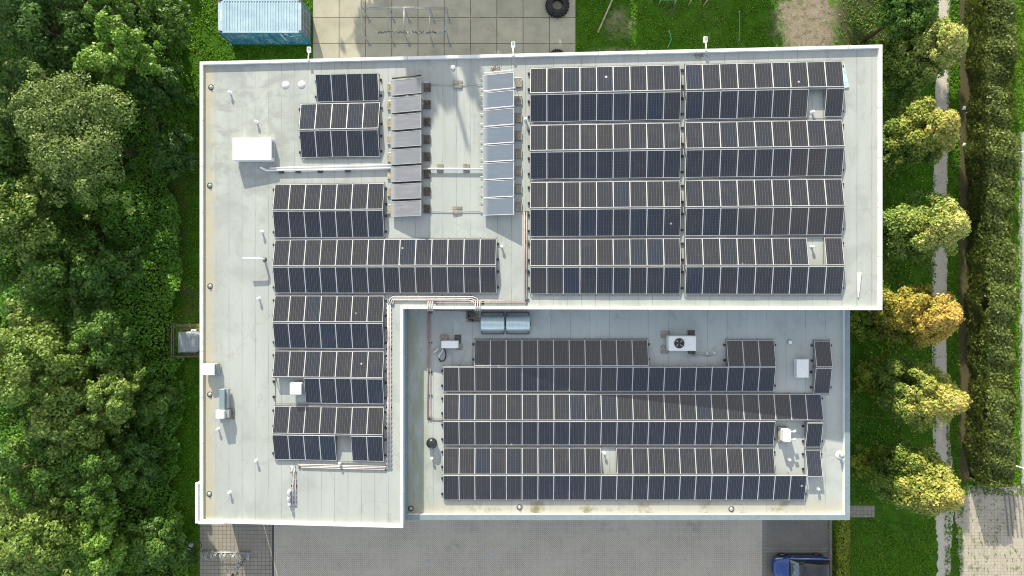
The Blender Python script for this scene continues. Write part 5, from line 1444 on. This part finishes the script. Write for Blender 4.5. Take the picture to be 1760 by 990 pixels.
# ivy and bramble mass of the wood
rng = np.random.default_rng(9)
n = 190000
X = -43 + rng.random(n) * 18.2; Y = -29 + rng.random(n) * 58
hm = [(rng.uniform(-43, -25.2), rng.uniform(-29, 29), rng.uniform(.9, 2.6)) for _ in range(260)]
Zh = np.full(n, .25); 
for hx2, hy2, hr in hm:
    d2 = ((X - hx2) ** 2 + (Y - hy2) ** 2) / hr ** 2
    Zh = np.maximum(Zh, np.where(d2 < 1, np.sqrt(np.clip(1 - d2, 0, 1)) * hr * min(1.5, .5 + (-25 - hx2) * .17) + .25, 0))
edge = -25.0 + .55 * np.sin(Y * .55) + .35 * np.sin(Y * 1.37 + 1) + .2 * np.sin(Y * 3.1)
keep = X < edge
P = np.stack([X, Y, Zh * (1 - .3 * rng.random(n) ** 3)], 1)[keep]
N = rng.normal(size=(len(P), 3)) * .55 + np.array([.1, .1, .9])
o = leaf_obj('undergrowth', P, N, .19, 'leaf_ivy', rng); tag(o, 'dense dark green ivy and bramble covering the floor of the left wood', 'undergrowth', None, 'stuff')

# blades on the lawns that are seen, and leaves shed by the row of trees
rng = np.random.default_rng(21)
areas = [(5.0, 22.5, 13.5, 23.5, 15000), (24.2, 32.5, -23.5, 24, 31000), (33.35, 34.35, -17, 24, 5000), (-26.2, -23.95, -23, 14.5, 9000), (-26, -15.4, 13.5, 23, 11000), (37.3, 40.5, 12, 24, 6000), (25.7, 32.3, -23.5, -16.8, 5000), (36.9, 39.1, -15.2, 13, 9000), (33.2, 34.6, -24, -15, 1600), (34.0, 40, -15.9, -15.0, 700), (34.6, 40, -22, -15, 220)]
PP = []
for x0, x1, y0, y1, k in areas:
    q = np.stack([x0 + rng.random(k) * (x1 - x0), y0 + rng.random(k) * (y1 - y0), .03 + .05 * rng.random(k)], 1)
    clump = np.sin(q[:, 0] * 2.3 + np.sin(q[:, 1] * 1.7) * 2) + np.sin(q[:, 1] * 2.9 + np.sin(q[:, 0] * 1.1) * 2) + rng.normal(size=k) * .9
    sandy = ((q[:, 0] - 22.9) / 2.9) ** 2 + ((q[:, 1] - 21.5) / 4.6) ** 2 < .55 + .9 * rng.random(k)
    side = (q[:, 0] > 20) & (q[:, 0] < 31) & (np.abs(q[:, 1] + 17.2) < .75)
    PP.append(q[(clump > -.9) & ~sandy & ~side])
PP = np.concatenate(PP)
o = leaf_obj('grass', PP, rng.normal(size=PP.shape) * .5 + np.array([-.1, .35, 1.]), .16, 'leaf_grass', rng, None, .4); tag(o, 'short green grass of the lawns around the building', 'grass', None, 'stuff')
PP = []
for px, py, *_ in ROW:
    b3 = at(px, py, 8.8); PP.append(np.stack([b3.x + rng.normal(size=230) * 2.1, b3.y + rng.normal(size=230) * 2.3 - .4, .04 + rng.random(230) * .03], 1))
PP = np.concatenate(PP); PP = PP[(PP[:, 0] > 22.5) & (PP[:, 0] < 34.5)]
o = leaf_obj('fallen_leaves', PP, rng.normal(size=PP.shape) * .25 + np.array([0, 0, 1.]), .12, 'leaf_fallen', rng); tag(o, 'yellow leaves fallen on the grass below the autumn trees', 'fallen leaves', None, 'stuff')

# tall trees beyond the top of the picture whose shade falls on the yard and the roof edge
FAR = [(-11, 39, 24.2, 3.0), (-4, 40, 22.6, 2.8), (12.3, 40, 23.4, 2.3), (-13.2, 36, 10.5, 3.1), (-8, 36.5, 11, 3.4), (-3, 36, 10.5, 3.3), (2.2, 36.5, 10.5, 3.3), (8, 36, 10, 3.3), (13.5, 36.5, 10, 3.0), (-40, 33, 19, 5), (-39, 40, 17, 4.0), (24, 38, 17, 3.6)]
for i, (x, y, h, rd) in enumerate(FAR):
    tree('tall_tree', 0, 0, h, rd, 'leaf_mid', 'tall tree standing beyond the top edge, number ' + ORD[i] + ' of the far row', 11000, group='tall trees beyond the yard', base=(x, y, 0), seed=400 + i, leaf=.36, zlo=h * .3)
